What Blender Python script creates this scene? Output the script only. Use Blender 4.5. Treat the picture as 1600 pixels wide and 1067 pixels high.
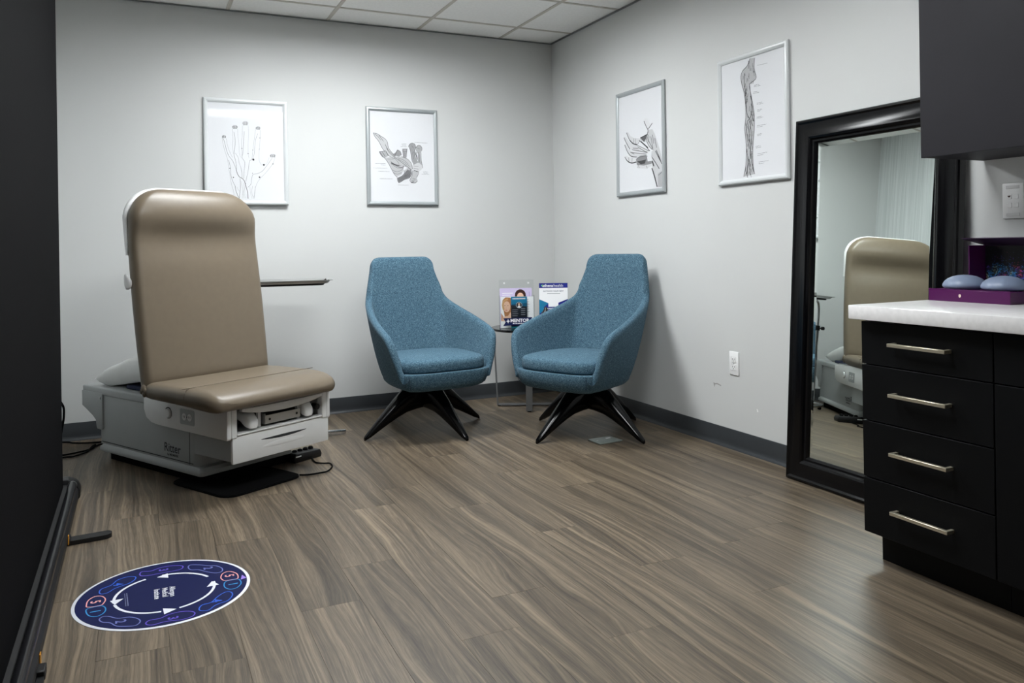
import bpy, bmesh, math, random
from mathutils import Vector, Matrix

# ------------------------------------------------------------------ camera, world, exposure
SC = bpy.context.scene
for o in list(bpy.data.objects):
    bpy.data.objects.remove(o)
COL = SC.collection
H = 2.542            # ceiling height
XL, YF = -3.38, -6.1 # left wall, wall behind the camera
cam_d = bpy.data.cameras.new('camera')
cam = bpy.data.objects.new('camera', cam_d)
COL.objects.link(cam)
YAW, ROLL, FPX = 0.4388, -0.0159, 1251.11
cam_d.sensor_fit = 'HORIZONTAL'
cam_d.sensor_width = 36.0
cam_d.lens = FPX / 1600 * 36
cam_d.shift_x = 0.0
cam_d.shift_y = (384.30 - 533.5) / 1600
cam_d.clip_start = 0.02
fw = Vector((math.sin(YAW), math.cos(YAW), 0))
rt0 = Vector((math.cos(YAW), -math.sin(YAW), 0))
up0 = Vector((0, 0, 1))
rt = math.cos(ROLL) * rt0 + math.sin(ROLL) * up0
up = -math.sin(ROLL) * rt0 + math.cos(ROLL) * up0
M = Matrix((rt, up, -fw)).transposed().to_4x4()
M.translation = Vector((-2.7806, -5.1882, 1.0659))
cam.matrix_world = M
SC.camera = cam

W = bpy.data.worlds.new('world')
SC.world = W
W.use_nodes = True
W.node_tree.nodes['Background'].inputs[0].default_value = (0.05, 0.05, 0.05, 1)
W.node_tree.nodes['Background'].inputs[1].default_value = 0.1
SC.view_settings.view_transform = 'Standard'
SC.view_settings.look = 'None'
SC.view_settings.gamma = 1.0
SC.view_settings.use_curve_mapping = False
SC.view_settings.exposure = 0.0
LIGHT_STRENGTH = (39.0, 29.0)                     # radiance of the ceiling troffers
LIGHT_COLOUR = (0.95, 0.985, 1.0)

# ------------------------------------------------------------------ materials
MATS = {}
def s2l(c):
    return tuple((x / 12.92 if x <= 0.04045 else ((x + 0.055) / 1.055) ** 2.4) for x in [v / 255 for v in c])
def nodes(name):
    m = bpy.data.materials.new(name); m.use_nodes = True
    nt = m.node_tree
    return m, nt, nt.nodes['Principled BSDF']
def setin(n, k, v):
    n.inputs[k].default_value = v
def mat(name, rgb, rough=0.5, metal=0.0, spec=0.5, var=0.0, scale=20.0, bump=0.0, bscale=200.0, coat=0.0, trans=0.0, ior=1.45, sheen=0.0):
    """plain procedural material: colour with a little noise variation and fine relief"""
    if name in MATS: return MATS[name]
    m, nt, b = nodes(name)
    c = s2l(rgb)
    setin(b, 'Roughness', rough); setin(b, 'Metallic', metal); setin(b, 'Specular IOR Level', spec)
    setin(b, 'Coat Weight', coat); setin(b, 'Transmission Weight', trans); setin(b, 'IOR', ior); setin(b, 'Sheen Weight', sheen)
    setin(b, 'Base Color', (*c, 1))
    tc = nt.nodes.new('ShaderNodeTexCoord')
    if var > 0:
        n = nt.nodes.new('ShaderNodeTexNoise'); setin(n, 'Scale', scale); setin(n, 'Detail', 5)
        r = nt.nodes.new('ShaderNodeValToRGB')
        r.color_ramp.elements[0].position = 0.3; r.color_ramp.elements[1].position = 0.7
        r.color_ramp.elements[0].color = (*[x * (1 - var) for x in c], 1)
        r.color_ramp.elements[1].color = (*[min(1, x * (1 + var)) for x in c], 1)
        nt.links.new(tc.outputs['Object'], n.inputs['Vector'])
        nt.links.new(n.outputs['Fac'], r.inputs['Fac'])
        nt.links.new(r.outputs['Color'], b.inputs['Base Color'])
    if bump > 0:
        n2 = nt.nodes.new('ShaderNodeTexNoise'); setin(n2, 'Scale', bscale); setin(n2, 'Detail', 3)
        bp = nt.nodes.new('ShaderNodeBump'); setin(bp, 'Strength', bump); setin(bp, 'Distance', 0.002)
        nt.links.new(tc.outputs['Object'], n2.inputs['Vector'])
        nt.links.new(n2.outputs['Fac'], bp.inputs['Height'])
        nt.links.new(bp.outputs['Normal'], b.inputs['Normal'])
    MATS[name] = m
    return m
def emit(name, rgb, strength):
    m, nt, b = nodes(name)
    setin(b, 'Base Color', (0.8, 0.8, 0.8, 1)); setin(b, 'Emission Color', (*rgb, 1)); setin(b, 'Emission Strength', strength)
    MATS[name] = m
    return m

def wood_floor():
    m, nt, b = nodes('walnut_vinyl_plank')
    L = nt.links.new; N = nt.nodes.new
    tc = N('ShaderNodeTexCoord'); oi = N('ShaderNodeObjectInfo')
    mul = N('ShaderNodeMath'); mul.operation = 'MULTIPLY'; setin(mul, 1, 61.7); L(oi.outputs['Random'], mul.inputs[0])
    cmb = N('ShaderNodeCombineXYZ'); L(mul.outputs[0], cmb.inputs[0]); L(mul.outputs[0], cmb.inputs[1]); L(mul.outputs[0], cmb.inputs[2])
    add = N('ShaderNodeVectorMath'); add.operation = 'ADD'; L(tc.outputs['Object'], add.inputs[0]); L(cmb.outputs[0], add.inputs[1])
    # slow sideways wander of the grain, so the lines bend into long cathedral figures
    mp = N('ShaderNodeMapping'); setin(mp, 'Scale', (1.0, 0.16, 1.0)); L(add.outputs[0], mp.inputs[0])
    n1 = N('ShaderNodeTexNoise'); setin(n1, 'Scale', 5.5); setin(n1, 'Detail', 2.0); setin(n1, 'Roughness', 0.45); L(mp.outputs[0], n1.inputs['Vector'])
    c0 = N('ShaderNodeMath'); c0.operation = 'MULTIPLY_ADD'; setin(c0, 1, 0.15); setin(c0, 2, -0.075); L(n1.outputs['Fac'], c0.inputs[0])
    cw = N('ShaderNodeCombineXYZ'); L(c0.outputs[0], cw.inputs[0])
    wv = N('ShaderNodeVectorMath'); wv.operation = 'ADD'; L(add.outputs[0], wv.inputs[0]); L(cw.outputs[0], wv.inputs[1])
    def streak(sx, sy, detail, rough):
        m_ = N('ShaderNodeMapping'); setin(m_, 'Scale', (1.0, sy, 0.0)); L(wv.outputs[0], m_.inputs[0])
        n_ = N('ShaderNodeTexNoise'); setin(n_, 'Scale', sx); setin(n_, 'Detail', detail); setin(n_, 'Roughness', rough); L(m_.outputs[0], n_.inputs['Vector'])
        return n_
    n3 = streak(24.0, 0.020, 2.0, 0.5)        # broad light and dark bands
    n2 = streak(110.0, 0.010, 3.0, 0.6)       # narrow grain lines
    n4 = streak(420.0, 0.030, 2.0, 0.6)       # pores
    mix = N('ShaderNodeMix'); mix.data_type = 'FLOAT'; setin(mix, 0, 0.52); L(n3.outputs['Fac'], mix.inputs[2]); L(n2.outputs['Fac'], mix.inputs[3])
    mix2 = N('ShaderNodeMix'); mix2.data_type = 'FLOAT'; setin(mix2, 0, 0.22); L(mix.outputs[0], mix2.inputs[2]); L(n4.outputs['Fac'], mix2.inputs[3])
    rp = N('ShaderNodeValToRGB'); e = rp.color_ramp.elements
    e[0].position = 0.36; e[0].color = (*s2l((54, 46, 38)), 1)
    e[1].position = 0.63; e[1].color = (*s2l((132, 117, 97)), 1)
    e2 = rp.color_ramp.elements.new(0.49); e2.color = (*s2l((91, 80, 66)), 1)
    L(mix2.outputs[0], rp.inputs['Fac'])
    # plank to plank tone
    rr = N('ShaderNodeMapRange'); setin(rr, 'To Min', 0.86); setin(rr, 'To Max', 1.10); L(oi.outputs['Random'], rr.inputs['Value'])
    hs = N('ShaderNodeHueSaturation'); L(rr.outputs[0], hs.inputs['Value']); setin(hs, 'Saturation', 0.98); L(rp.outputs['Color'], hs.inputs['Color'])
    L(hs.outputs['Color'], b.inputs['Base Color'])
    setin(b, 'Roughness', 0.40); setin(b, 'Specular IOR Level', 0.45)
    bp = N('ShaderNodeBump'); setin(bp, 'Strength', 0.10); setin(bp, 'Distance', 0.001); L(mix2.outputs[0], bp.inputs['Height']); L(bp.outputs['Normal'], b.inputs['Normal'])
    MATS['floor'] = m
    return m
def fabric(name, dark, mid, light, scale=620):
    m, nt, b = nodes(name)
    L = nt.links.new; N = nt.nodes.new
    tc = N('ShaderNodeTexCoord')
    n = N('ShaderNodeTexNoise'); setin(n, 'Scale', scale); setin(n, 'Detail', 2.0); setin(n, 'Roughness', 0.6); L(tc.outputs['Object'], n.inputs['Vector'])
    n2 = N('ShaderNodeTexNoise'); setin(n2, 'Scale', scale * 0.32); setin(n2, 'Detail', 2.0); L(tc.outputs['Object'], n2.inputs['Vector'])
    mx = N('ShaderNodeMix'); mx.data_type = 'FLOAT'; setin(mx, 0, 0.45); L(n.outputs['Fac'], mx.inputs[2]); L(n2.outputs['Fac'], mx.inputs[3])
    rp = N('ShaderNodeValToRGB'); e = rp.color_ramp.elements
    e[0].position = 0.34; e[0].color = (*s2l(dark), 1); e[1].position = 0.66; e[1].color = (*s2l(light), 1)
    q = e.new(0.5); q.color = (*s2l(mid), 1)
    L(mx.outputs[0], rp.inputs['Fac']); L(rp.outputs['Color'], b.inputs['Base Color'])
    setin(b, 'Roughness', 0.95); setin(b, 'Specular IOR Level', 0.08); setin(b, 'Sheen Weight', 0.05); setin(b, 'Sheen Roughness', 0.5)
    bp = N('ShaderNodeBump'); setin(bp, 'Strength', 0.35); setin(bp, 'Distance', 0.0015); L(n.outputs['Fac'], bp.inputs['Height']); L(bp.outputs['Normal'], b.inputs['Normal'])
    MATS[name] = m
    return m
def striped_wall():
    m, nt, b = nodes('striped_vinyl_wallcovering')
    L = nt.links.new; N = nt.nodes.new
    tc = N('ShaderNodeTexCoord'); mp = N('ShaderNodeMapping'); setin(mp, 'Scale', (1, 1.0, 0.01)); L(tc.outputs['Object'], mp.inputs[0])
    n = N('ShaderNodeTexNoise'); setin(n, 'Scale', 130); setin(n, 'Detail', 2); L(mp.outputs[0], n.inputs['Vector'])
    rp = N('ShaderNodeValToRGB'); e = rp.color_ramp.elements
    e[0].position = 0.35; e[0].color = (*s2l((196, 200, 200)), 1); e[1].position = 0.65; e[1].color = (*s2l((216, 219, 219)), 1)
    L(n.outputs['Fac'], rp.inputs['Fac']); L(rp.outputs['Color'], b.inputs['Base Color']); setin(b, 'Roughness', 0.7)
    MATS['striped'] = m
    return m
def coral_print():
    """printed reef picture inside the lid: dark ground with coloured fronds"""
    m, nt, b = nodes('coral_reef_print')
    L = nt.links.new; N = nt.nodes.new
    tc = N('ShaderNodeTexCoord')
    n = N('ShaderNodeTexNoise'); setin(n, 'Scale', 75); setin(n, 'Detail', 6); setin(n, 'Distortion', 2.5); L(tc.outputs['Object'], n.inputs['Vector'])
    hue = N('ShaderNodeTexNoise'); setin(hue, 'Scale', 16); setin(hue, 'Detail', 2); L(tc.outputs['Object'], hue.inputs['Vector'])
    rp = N('ShaderNodeValToRGB'); rp.color_ramp.interpolation = 'EASE'; e = rp.color_ramp.elements
    e[0].position = 0.30; e[0].color = (*s2l((220, 70, 60)), 1); e[1].position = 0.72; e[1].color = (*s2l((230, 120, 60)), 1)
    for p, c in [(0.40, (90, 60, 160)), (0.48, (50, 130, 190)), (0.55, (150, 170, 150)), (0.62, (200, 60, 90))]:
        q = e.new(p); q.color = (*s2l(c), 1)
    L(hue.outputs['Fac'], rp.inputs['Fac'])
    sp = N('ShaderNodeSeparateXYZ'); L(tc.outputs['Object'], sp.inputs[0])
    mr = N('ShaderNodeMapRange'); setin(mr, 'From Min', 0.0); setin(mr, 'From Max', 0.17); setin(mr, 'To Min', 0.22); setin(mr, 'To Max', -0.16); L(sp.outputs['Z'], mr.inputs['Value'])
    ad = N('ShaderNodeMath'); ad.operation = 'ADD'; L(n.outputs['Fac'], ad.inputs[0]); L(mr.outputs[0], ad.inputs[1])
    st = N('ShaderNodeMapRange'); setin(st, 'From Min', 0.50); setin(st, 'From Max', 0.62); L(ad.outputs[0], st.inputs['Value'])
    mx = N('ShaderNodeMix'); mx.data_type = 'RGBA'; L(st.outputs[0], mx.inputs[0]); mx.inputs[6].default_value = (0.006, 0.006, 0.009, 1); L(rp.outputs['Color'], mx.inputs[7])
    L(mx.outputs[2], b.inputs['Base Color']); setin(b, 'Roughness', 0.35)
    MATS['coral'] = m
    return m

wood_floor(); striped_wall(); coral_print()
fabric('blue_fabric', (34, 57, 72), (66, 95, 112), (122, 149, 164))
WALL = mat('grey_wall_paint', (203, 204, 203), 0.6, spec=0.3, var=0.012, scale=2.0, bump=0.05, bscale=260)
CEIL = mat('ceiling_tile_white', (243, 242, 239), 0.9, spec=0.1, var=0.03, scale=60, bump=0.12, bscale=320)
TBAR = mat('ceiling_grid_metal', (196, 190, 180), 0.5)
DARKTRIM = mat('charcoal_rubber_base', (52, 55, 58), 0.40, var=0.06, scale=12)
ANGLE = mat('grey_wall_angle', (120, 122, 122), 0.5)
BLACKLAM = mat('black_laminate', (9, 10, 12), 0.5, spec=0.16, var=0.08, scale=6)
CHARLAM = mat('charcoal_laminate', (38, 37, 41), 0.55, spec=0.18, var=0.06, scale=5)
QUARTZ = mat('white_quartz', (228, 226, 226), 0.18, spec=0.5, var=0.05, scale=60)
BRASS = mat('champagne_brass', (214, 206, 184), 0.36, metal=0.85)
MBLACK = mat('matt_black_plastic', (16, 16, 18), 0.5)
GBLACK = mat('gloss_black_lacquer', (5, 5, 6), 0.18, spec=0.3)
FBLACK = mat('black_mirror_frame', (5, 5, 7), 0.20, spec=0.32)
BACKDROP = mat('black_backdrop_cloth', (11, 11, 13), 0.85, spec=0.06, var=0.08, scale=300)
SHELLW = mat('off_white_plastic', (226, 226, 225), 0.42, var=0.02, scale=9)
SHELLG = mat('pale_grey_painted_steel', (168, 171, 171), 0.45, var=0.02, scale=9)
INNERD = mat('dark_grey_interior', (48, 50, 52), 0.6)
VINYL = mat('taupe_vinyl', (110, 99, 84), 0.36, spec=0.45, var=0.03, scale=30, bump=0.05, bscale=600)
VINYLS = mat('taupe_vinyl_seam', (98, 87, 72), 0.45)
CHROME = mat('chrome', (205, 205, 205), 0.12, metal=1.0)
STEEL = mat('brushed_steel', (190, 190, 189), 0.30, metal=0.8)
DKSTEEL = mat('grey_table_steel', (128, 130, 132), 0.35, metal=0.6)
SILVERF = mat('satin_silver_frame', (168, 173, 175), 0.35, metal=0.3)
WHITEF = mat('white_poster_frame', (205, 208, 209), 0.3)
PAPER = mat('poster_paper', (218, 219, 222), 0.6)
def thin_clear(name, ior, tint, rough):
    """thin clear sheet: straight-through light plus a Fresnel reflection"""
    m, nt, b = nodes(name)
    nt.nodes.remove(b)
    L = nt.links.new; N = nt.nodes.new
    fr = N('ShaderNodeFresnel'); setin(fr, 'IOR', ior)
    tr = N('ShaderNodeBsdfTransparent'); setin(tr, 'Color', (*tint, 1))
    gl = N('ShaderNodeBsdfGlossy'); setin(gl, 'Roughness', rough)
    ge = N('ShaderNodeNewGeometry'); sb = N('ShaderNodeMath'); sb.operation = 'SUBTRACT'; setin(sb, 0, 1.0); L(ge.outputs['Backfacing'], sb.inputs[1])
    ml = N('ShaderNodeMath'); ml.operation = 'MULTIPLY'; L(fr.outputs[0], ml.inputs[0]); L(sb.outputs[0], ml.inputs[1])
    mx = N('ShaderNodeMixShader'); L(ml.outputs[0], mx.inputs[0]); L(tr.outputs[0], mx.inputs[1]); L(gl.outputs[0], mx.inputs[2])
    L(mx.outputs[0], nt.nodes['Material Output'].inputs['Surface'])
    MATS[name] = m
    return m
GLAZE = thin_clear('clear_poster_sheet', 1.3, (0.99, 0.99, 0.99), 0.05)
ACRYL = thin_clear('clear_acrylic', 1.42, (0.96, 0.97, 0.97), 0.03)
WPLATE = mat('white_cover_plate', (236, 236, 236), 0.35)
SLOT = mat('slot_black', (20, 20, 20), 0.6)
PILLOW = mat('pillow_cotton', (222, 222, 220), 0.9, spec=0.1, var=0.03, scale=12)
NAVY = mat('navy_cloth', (28, 34, 62), 0.9)
PURPLE = mat('purple_card', (74, 8, 72), 0.38)
PURPLED = mat('deep_purple_card', (38, 8, 44), 0.5)
GEL = mat('frosted_silicone_gel', (146, 160, 186), 0.36, trans=0.35, ior=1.41)
MIRROR = mat('mirror_glass', (224, 232, 228), 0.0, metal=1.0)
RUBBER = mat('black_rubber', (7, 7, 8), 0.85, spec=0.12)
FLOORPLATE = mat('grey_green_cover_plate', (126, 134, 130), 0.3, spec=0.6)
ORANGE = mat('amber_plastic', (196, 134, 40), 0.5)
VASE = mat('black_ceramic', (20, 20, 22), 0.35)
def inkmat(g):
    v = int(255 * g)
    return mat('ink_grey_%03d' % v, (v, v, v + 2 if v < 250 else v), 0.7, spec=0.2)

# ------------------------------------------------------------------ mesh helpers
def newbm(): return bmesh.new()
def merge(bm, tmp, mi=0, mtx=None):
    if mtx is not None: bmesh.ops.transform(tmp, matrix=mtx, verts=tmp.verts)
    vm = {v: bm.verts.new(v.co) for v in tmp.verts}
    for f in tmp.faces:
        try:
            nf = bm.faces.new([vm[v] for v in f.verts]); nf.material_index = mi; nf.smooth = True
        except ValueError: pass
    tmp.free()
def rbox(bm, x0, x1, y0, y1, z0, z1, r=0.0, seg=2, mi=0, mtx=None):
    t = bmesh.new()
    bmesh.ops.create_cube(t, size=1.0)
    for v in t.verts:
        v.co = Vector(((x0 + x1) / 2 + v.co.x * (x1 - x0), (y0 + y1) / 2 + v.co.y * (y1 - y0), (z0 + z1) / 2 + v.co.z * (z1 - z0)))
    if r > 0:
        bmesh.ops.bevel(t, geom=list(t.edges), offset=r, segments=seg, affect='EDGES', profile=0.5)
    merge(bm, t, mi, mtx)
def prism(bm, poly, axis, a, b, r=0.0, mi=0, mtx=None):
    """extrude a 2D polygon along an axis; poly is (u,v): axis x -> (y,z), y -> (x,z), z -> (x,y)"""
    t = bmesh.new()
    def P(u, v, w): return {'x': (w, u, v), 'y': (u, w, v), 'z': (u, v, w)}[axis]
    A = [t.verts.new(P(u, v, a)) for u, v in poly]; B = [t.verts.new(P(u, v, b)) for u, v in poly]
    n = len(poly)
    t.faces.new(A); t.faces.new(B[::-1])
    for i in range(n): t.faces.new([A[i], B[i], B[(i + 1) % n], A[(i + 1) % n]])
    bmesh.ops.recalc_face_normals(t, faces=t.faces)
    if r > 0: bmesh.ops.bevel(t, geom=list(t.edges), offset=r, segments=2, affect='EDGES', profile=0.5)
    merge(bm, t, mi, mtx)
def loft(bm, rings, cap0=True, cap1=True, mi=0, closed=True):
    R = [[bm.verts.new(p) for p in ring] for ring in rings]
    n = len(R[0]); fs = []
    for a, b in zip(R, R[1:]):
        for i in range(n if closed else n - 1):
            fs.append(bm.faces.new([a[i], a[(i + 1) % n], b[(i + 1) % n], b[i]]))
    if cap0: fs.append(bm.faces.new(R[0][::-1]))
    if cap1: fs.append(bm.faces.new(R[-1]))
    for f in fs: f.material_index = mi; f.smooth = True
    bmesh.ops.recalc_face_normals(bm, faces=fs)
def tube(bm, pts, r, seg=10, mi=0, closed=False, flat=None):
    """round tube along a path; r number or list; flat=(w,h) gives a flat bar instead"""
    pts = [Vector(p) for p in pts]; n = len(pts)
    T = []
    for i in range(n):
        a = pts[(i - 1) % n] if (closed or i > 0) else pts[i]; b = pts[(i + 1) % n] if (closed or i < n - 1) else pts[i]
        T.append((b - a).normalized())
    ref = Vector((0, 0, 1)) if abs(T[0].z) < 0.9 else Vector((1, 0, 0))
    u = T[0].cross(ref).normalized(); rings = []
    for i in range(n):
        u = (u - T[i] * u.dot(T[i])).normalized(); v = T[i].cross(u)
        if flat:
            w, h = flat[0] / 2, flat[1] / 2
            rings.append([pts[i] + u * a * w + v * b * h for a, b in ((-1, -1), (1, -1), (1, 1), (-1, 1))])
        else:
            rr = r[i] if isinstance(r, (list, tuple)) else r
            rings.append([pts[i] + (u * math.cos(2 * math.pi * k / seg) + v * math.sin(2 * math.pi * k / seg)) * rr for k in range(seg)])
    if closed: rings.append(rings[0]); 
    loft(bm, rings, not closed, not closed, mi)
def cyl(bm, p0, p1, r, seg=20, mi=0, r1=None):
    tube(bm, [p0, p1], [r, r if r1 is None else r1], seg, mi)
def lathe(bm, prof, seg=32, c=(0, 0, 0), mi=0):
    c = Vector(c)
    rings = [[c + Vector((max(r, 1e-4) * math.cos(2 * math.pi * k / seg), max(r, 1e-4) * math.sin(2 * math.pi * k / seg), z)) for k in range(seg)] for r, z in prof]
    loft(bm, rings, True, True, mi)
def catmull(pts, per=6, closed=False):
    pts = [Vector(p) for p in pts]; n = len(pts); out = []
    rng = range(n) if closed else range(n - 1)
    for i in rng:
        p0 = pts[(i - 1) % n] if (closed or i > 0) else pts[i]; p1 = pts[i]; p2 = pts[(i + 1) % n]; p3 = pts[(i + 2) % n] if (closed or i + 2 < n) else p2
        for k in range(per):
            t = k / per
            out.append(0.5 * ((2 * p1) + (-p0 + p2) * t + (2 * p0 - 5 * p1 + 4 * p2 - p3) * t * t + (-p0 + 3 * p1 - 3 * p2 + p3) * t ** 3))
    if not closed: out.append(pts[-1])
    return out
def superring(cx, cy, hw, hh, n=4.0, seg=40, make=None):
    out = []
    for k in range(seg):
        a = 2 * math.pi * k / seg
        c, s = math.cos(a), math.sin(a)
        x = cx + hw * math.copysign(abs(c) ** (2 / n), c); y = cy + hh * math.copysign(abs(s) ** (2 / n), s)
        out.append(make(x, y))
    return out
def obj(name, bm, m, parent=None, loc=None, rot=None, smooth=38, kind=None):
    me = bpy.data.meshes.new(name)
    bm.to_mesh(me); bm.free()
    for x in (m if isinstance(m, (list, tuple)) else [m]): me.materials.append(x)
    for p in me.polygons: p.use_smooth = True
    me.set_sharp_from_angle(angle=math.radians(smooth))
    o = bpy.data.objects.new(name, me)
    COL.objects.link(o)
    if parent: o.parent = parent
    if loc: o.location = loc
    if rot: o.rotation_euler = rot
    if kind: o['kind'] = kind
    return o
def empty(name, loc=(0, 0, 0), rz=0.0):
    o = bpy.data.objects.new(name, None); COL.objects.link(o)
    o.location = loc; o.rotation_euler = (0, 0, rz); o.empty_display_size = 0.1
    return o
def tag(o, label, cat, group=None):
    o['label'] = label; o['category'] = cat
    if group: o['group'] = group
    return o
def struct(o):
    o['kind'] = 'structure'; return o
def share(src, name, parent, loc, rz=0.0):
    o = src.copy(); o.name = name; COL.objects.link(o); o.parent = parent; o.location = loc; o.rotation_euler = (0, 0, rz)
    return o
_txt = {}
def text_mesh(s, size, align='CENTER', bold=0.0):
    cu = bpy.data.curves.new('lettering', 'FONT'); cu.body = s; cu.size = size; cu.align_x = align; cu.align_y = 'CENTER'; cu.offset = bold; cu.resolution_u = 3
    o = bpy.data.objects.new('lettering', cu); COL.objects.link(o)
    dg = bpy.context.evaluated_depsgraph_get(); dg.update()
    me = bpy.data.meshes.new_from_object(o.evaluated_get(dg))
    V = [v.co.copy() for v in me.vertices]; F = [list(p.vertices) for p in me.polygons]
    bpy.data.objects.remove(o); bpy.data.curves.remove(cu); bpy.data.meshes.remove(me)
    return V, F
class Print:
    """flat printed marks on a plane: origin o, axes u and v, normal n; every mark lies a hair above the last"""
    def __init__(s, o, u, v, step=0.00004, start=0.0003):
        s.o = Vector(o); s.u = Vector(u).normalized(); s.v = Vector(v).normalized(); s.n = s.u.cross(s.v); s.bm = bmesh.new(); s.h = start; s.step = step; s.ms = []
    def mi(s, m):
        if m not in s.ms: s.ms.append(m)
        return s.ms.index(m)
    def pt(s, a, b): return s.o + s.u * a + s.v * b + s.n * s.h
    def face(s, P, m):
        f = s.bm.faces.new([s.bm.verts.new(s.pt(a, b)) for a, b in P]); f.material_index = s.mi(m)
        f.normal_update()
        if f.normal.dot(s.n) < 0: f.normal_flip()
    def poly(s, P, m): s.h += s.step; s.face(P, m)
    def rect(s, a0, a1, b0, b1, m): s.poly([(a0, b0), (a1, b0), (a1, b1), (a0, b1)], m)
    def disc(s, a, b, ra, rb, m, seg=24): s.poly([(a + ra * math.cos(2 * math.pi * k / seg), b + rb * math.sin(2 * math.pi * k / seg)) for k in range(seg)], m)
    def stroke(s, P, w, m, closed=False, smooth=4):
        s.h += s.step
        if len(P) > 2 and smooth > 1: P = [(p.x, p.y) for p in catmull([(a, b, 0) for a, b in P], smooth, closed)]
        P = [Vector(p) for p in P]; n = len(P); Lf = []; Rt = []
        for i in range(n):
            a = P[(i - 1) % n] if (closed or i > 0) else P[i]; b = P[(i + 1) % n] if (closed or i < n - 1) else P[i]
            d = b - a
            if d.length < 1e-9: d = Vector((1, 0))
            d.normalize(); q = Vector((-d.y, d.x)) * w / 2
            Lf.append(P[i] + q); Rt.append(P[i] - q)
        vl = [s.bm.verts.new(s.pt(*p)) for p in Lf]; vr = [s.bm.verts.new(s.pt(*p)) for p in Rt]; k = s.mi(m)
        for i in range(n if closed else n - 1):
            j = (i + 1) % n
            f = s.bm.faces.new([vr[i], vr[j], vl[j], vl[i]]); f.material_index = k
    def text(s, str_, a, b, size, m, rot=0.0, align='CENTER', bold=0.0):
        s.h += s.step
        V, F = text_mesh(str_, size, align, bold); c, sn = math.cos(rot), math.sin(rot); k = s.mi(m)
        vs = [s.bm.verts.new(s.pt(a + v.x * c - v.y * sn, b + v.x * sn + v.y * c)) for v in V]
        for f in F:
            try:
                q = s.bm.faces.new([vs[i] for i in f]); q.material_index = k
            except ValueError: pass
    def done(s, name, parent): return obj(name, s.bm, s.ms, parent)

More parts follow.
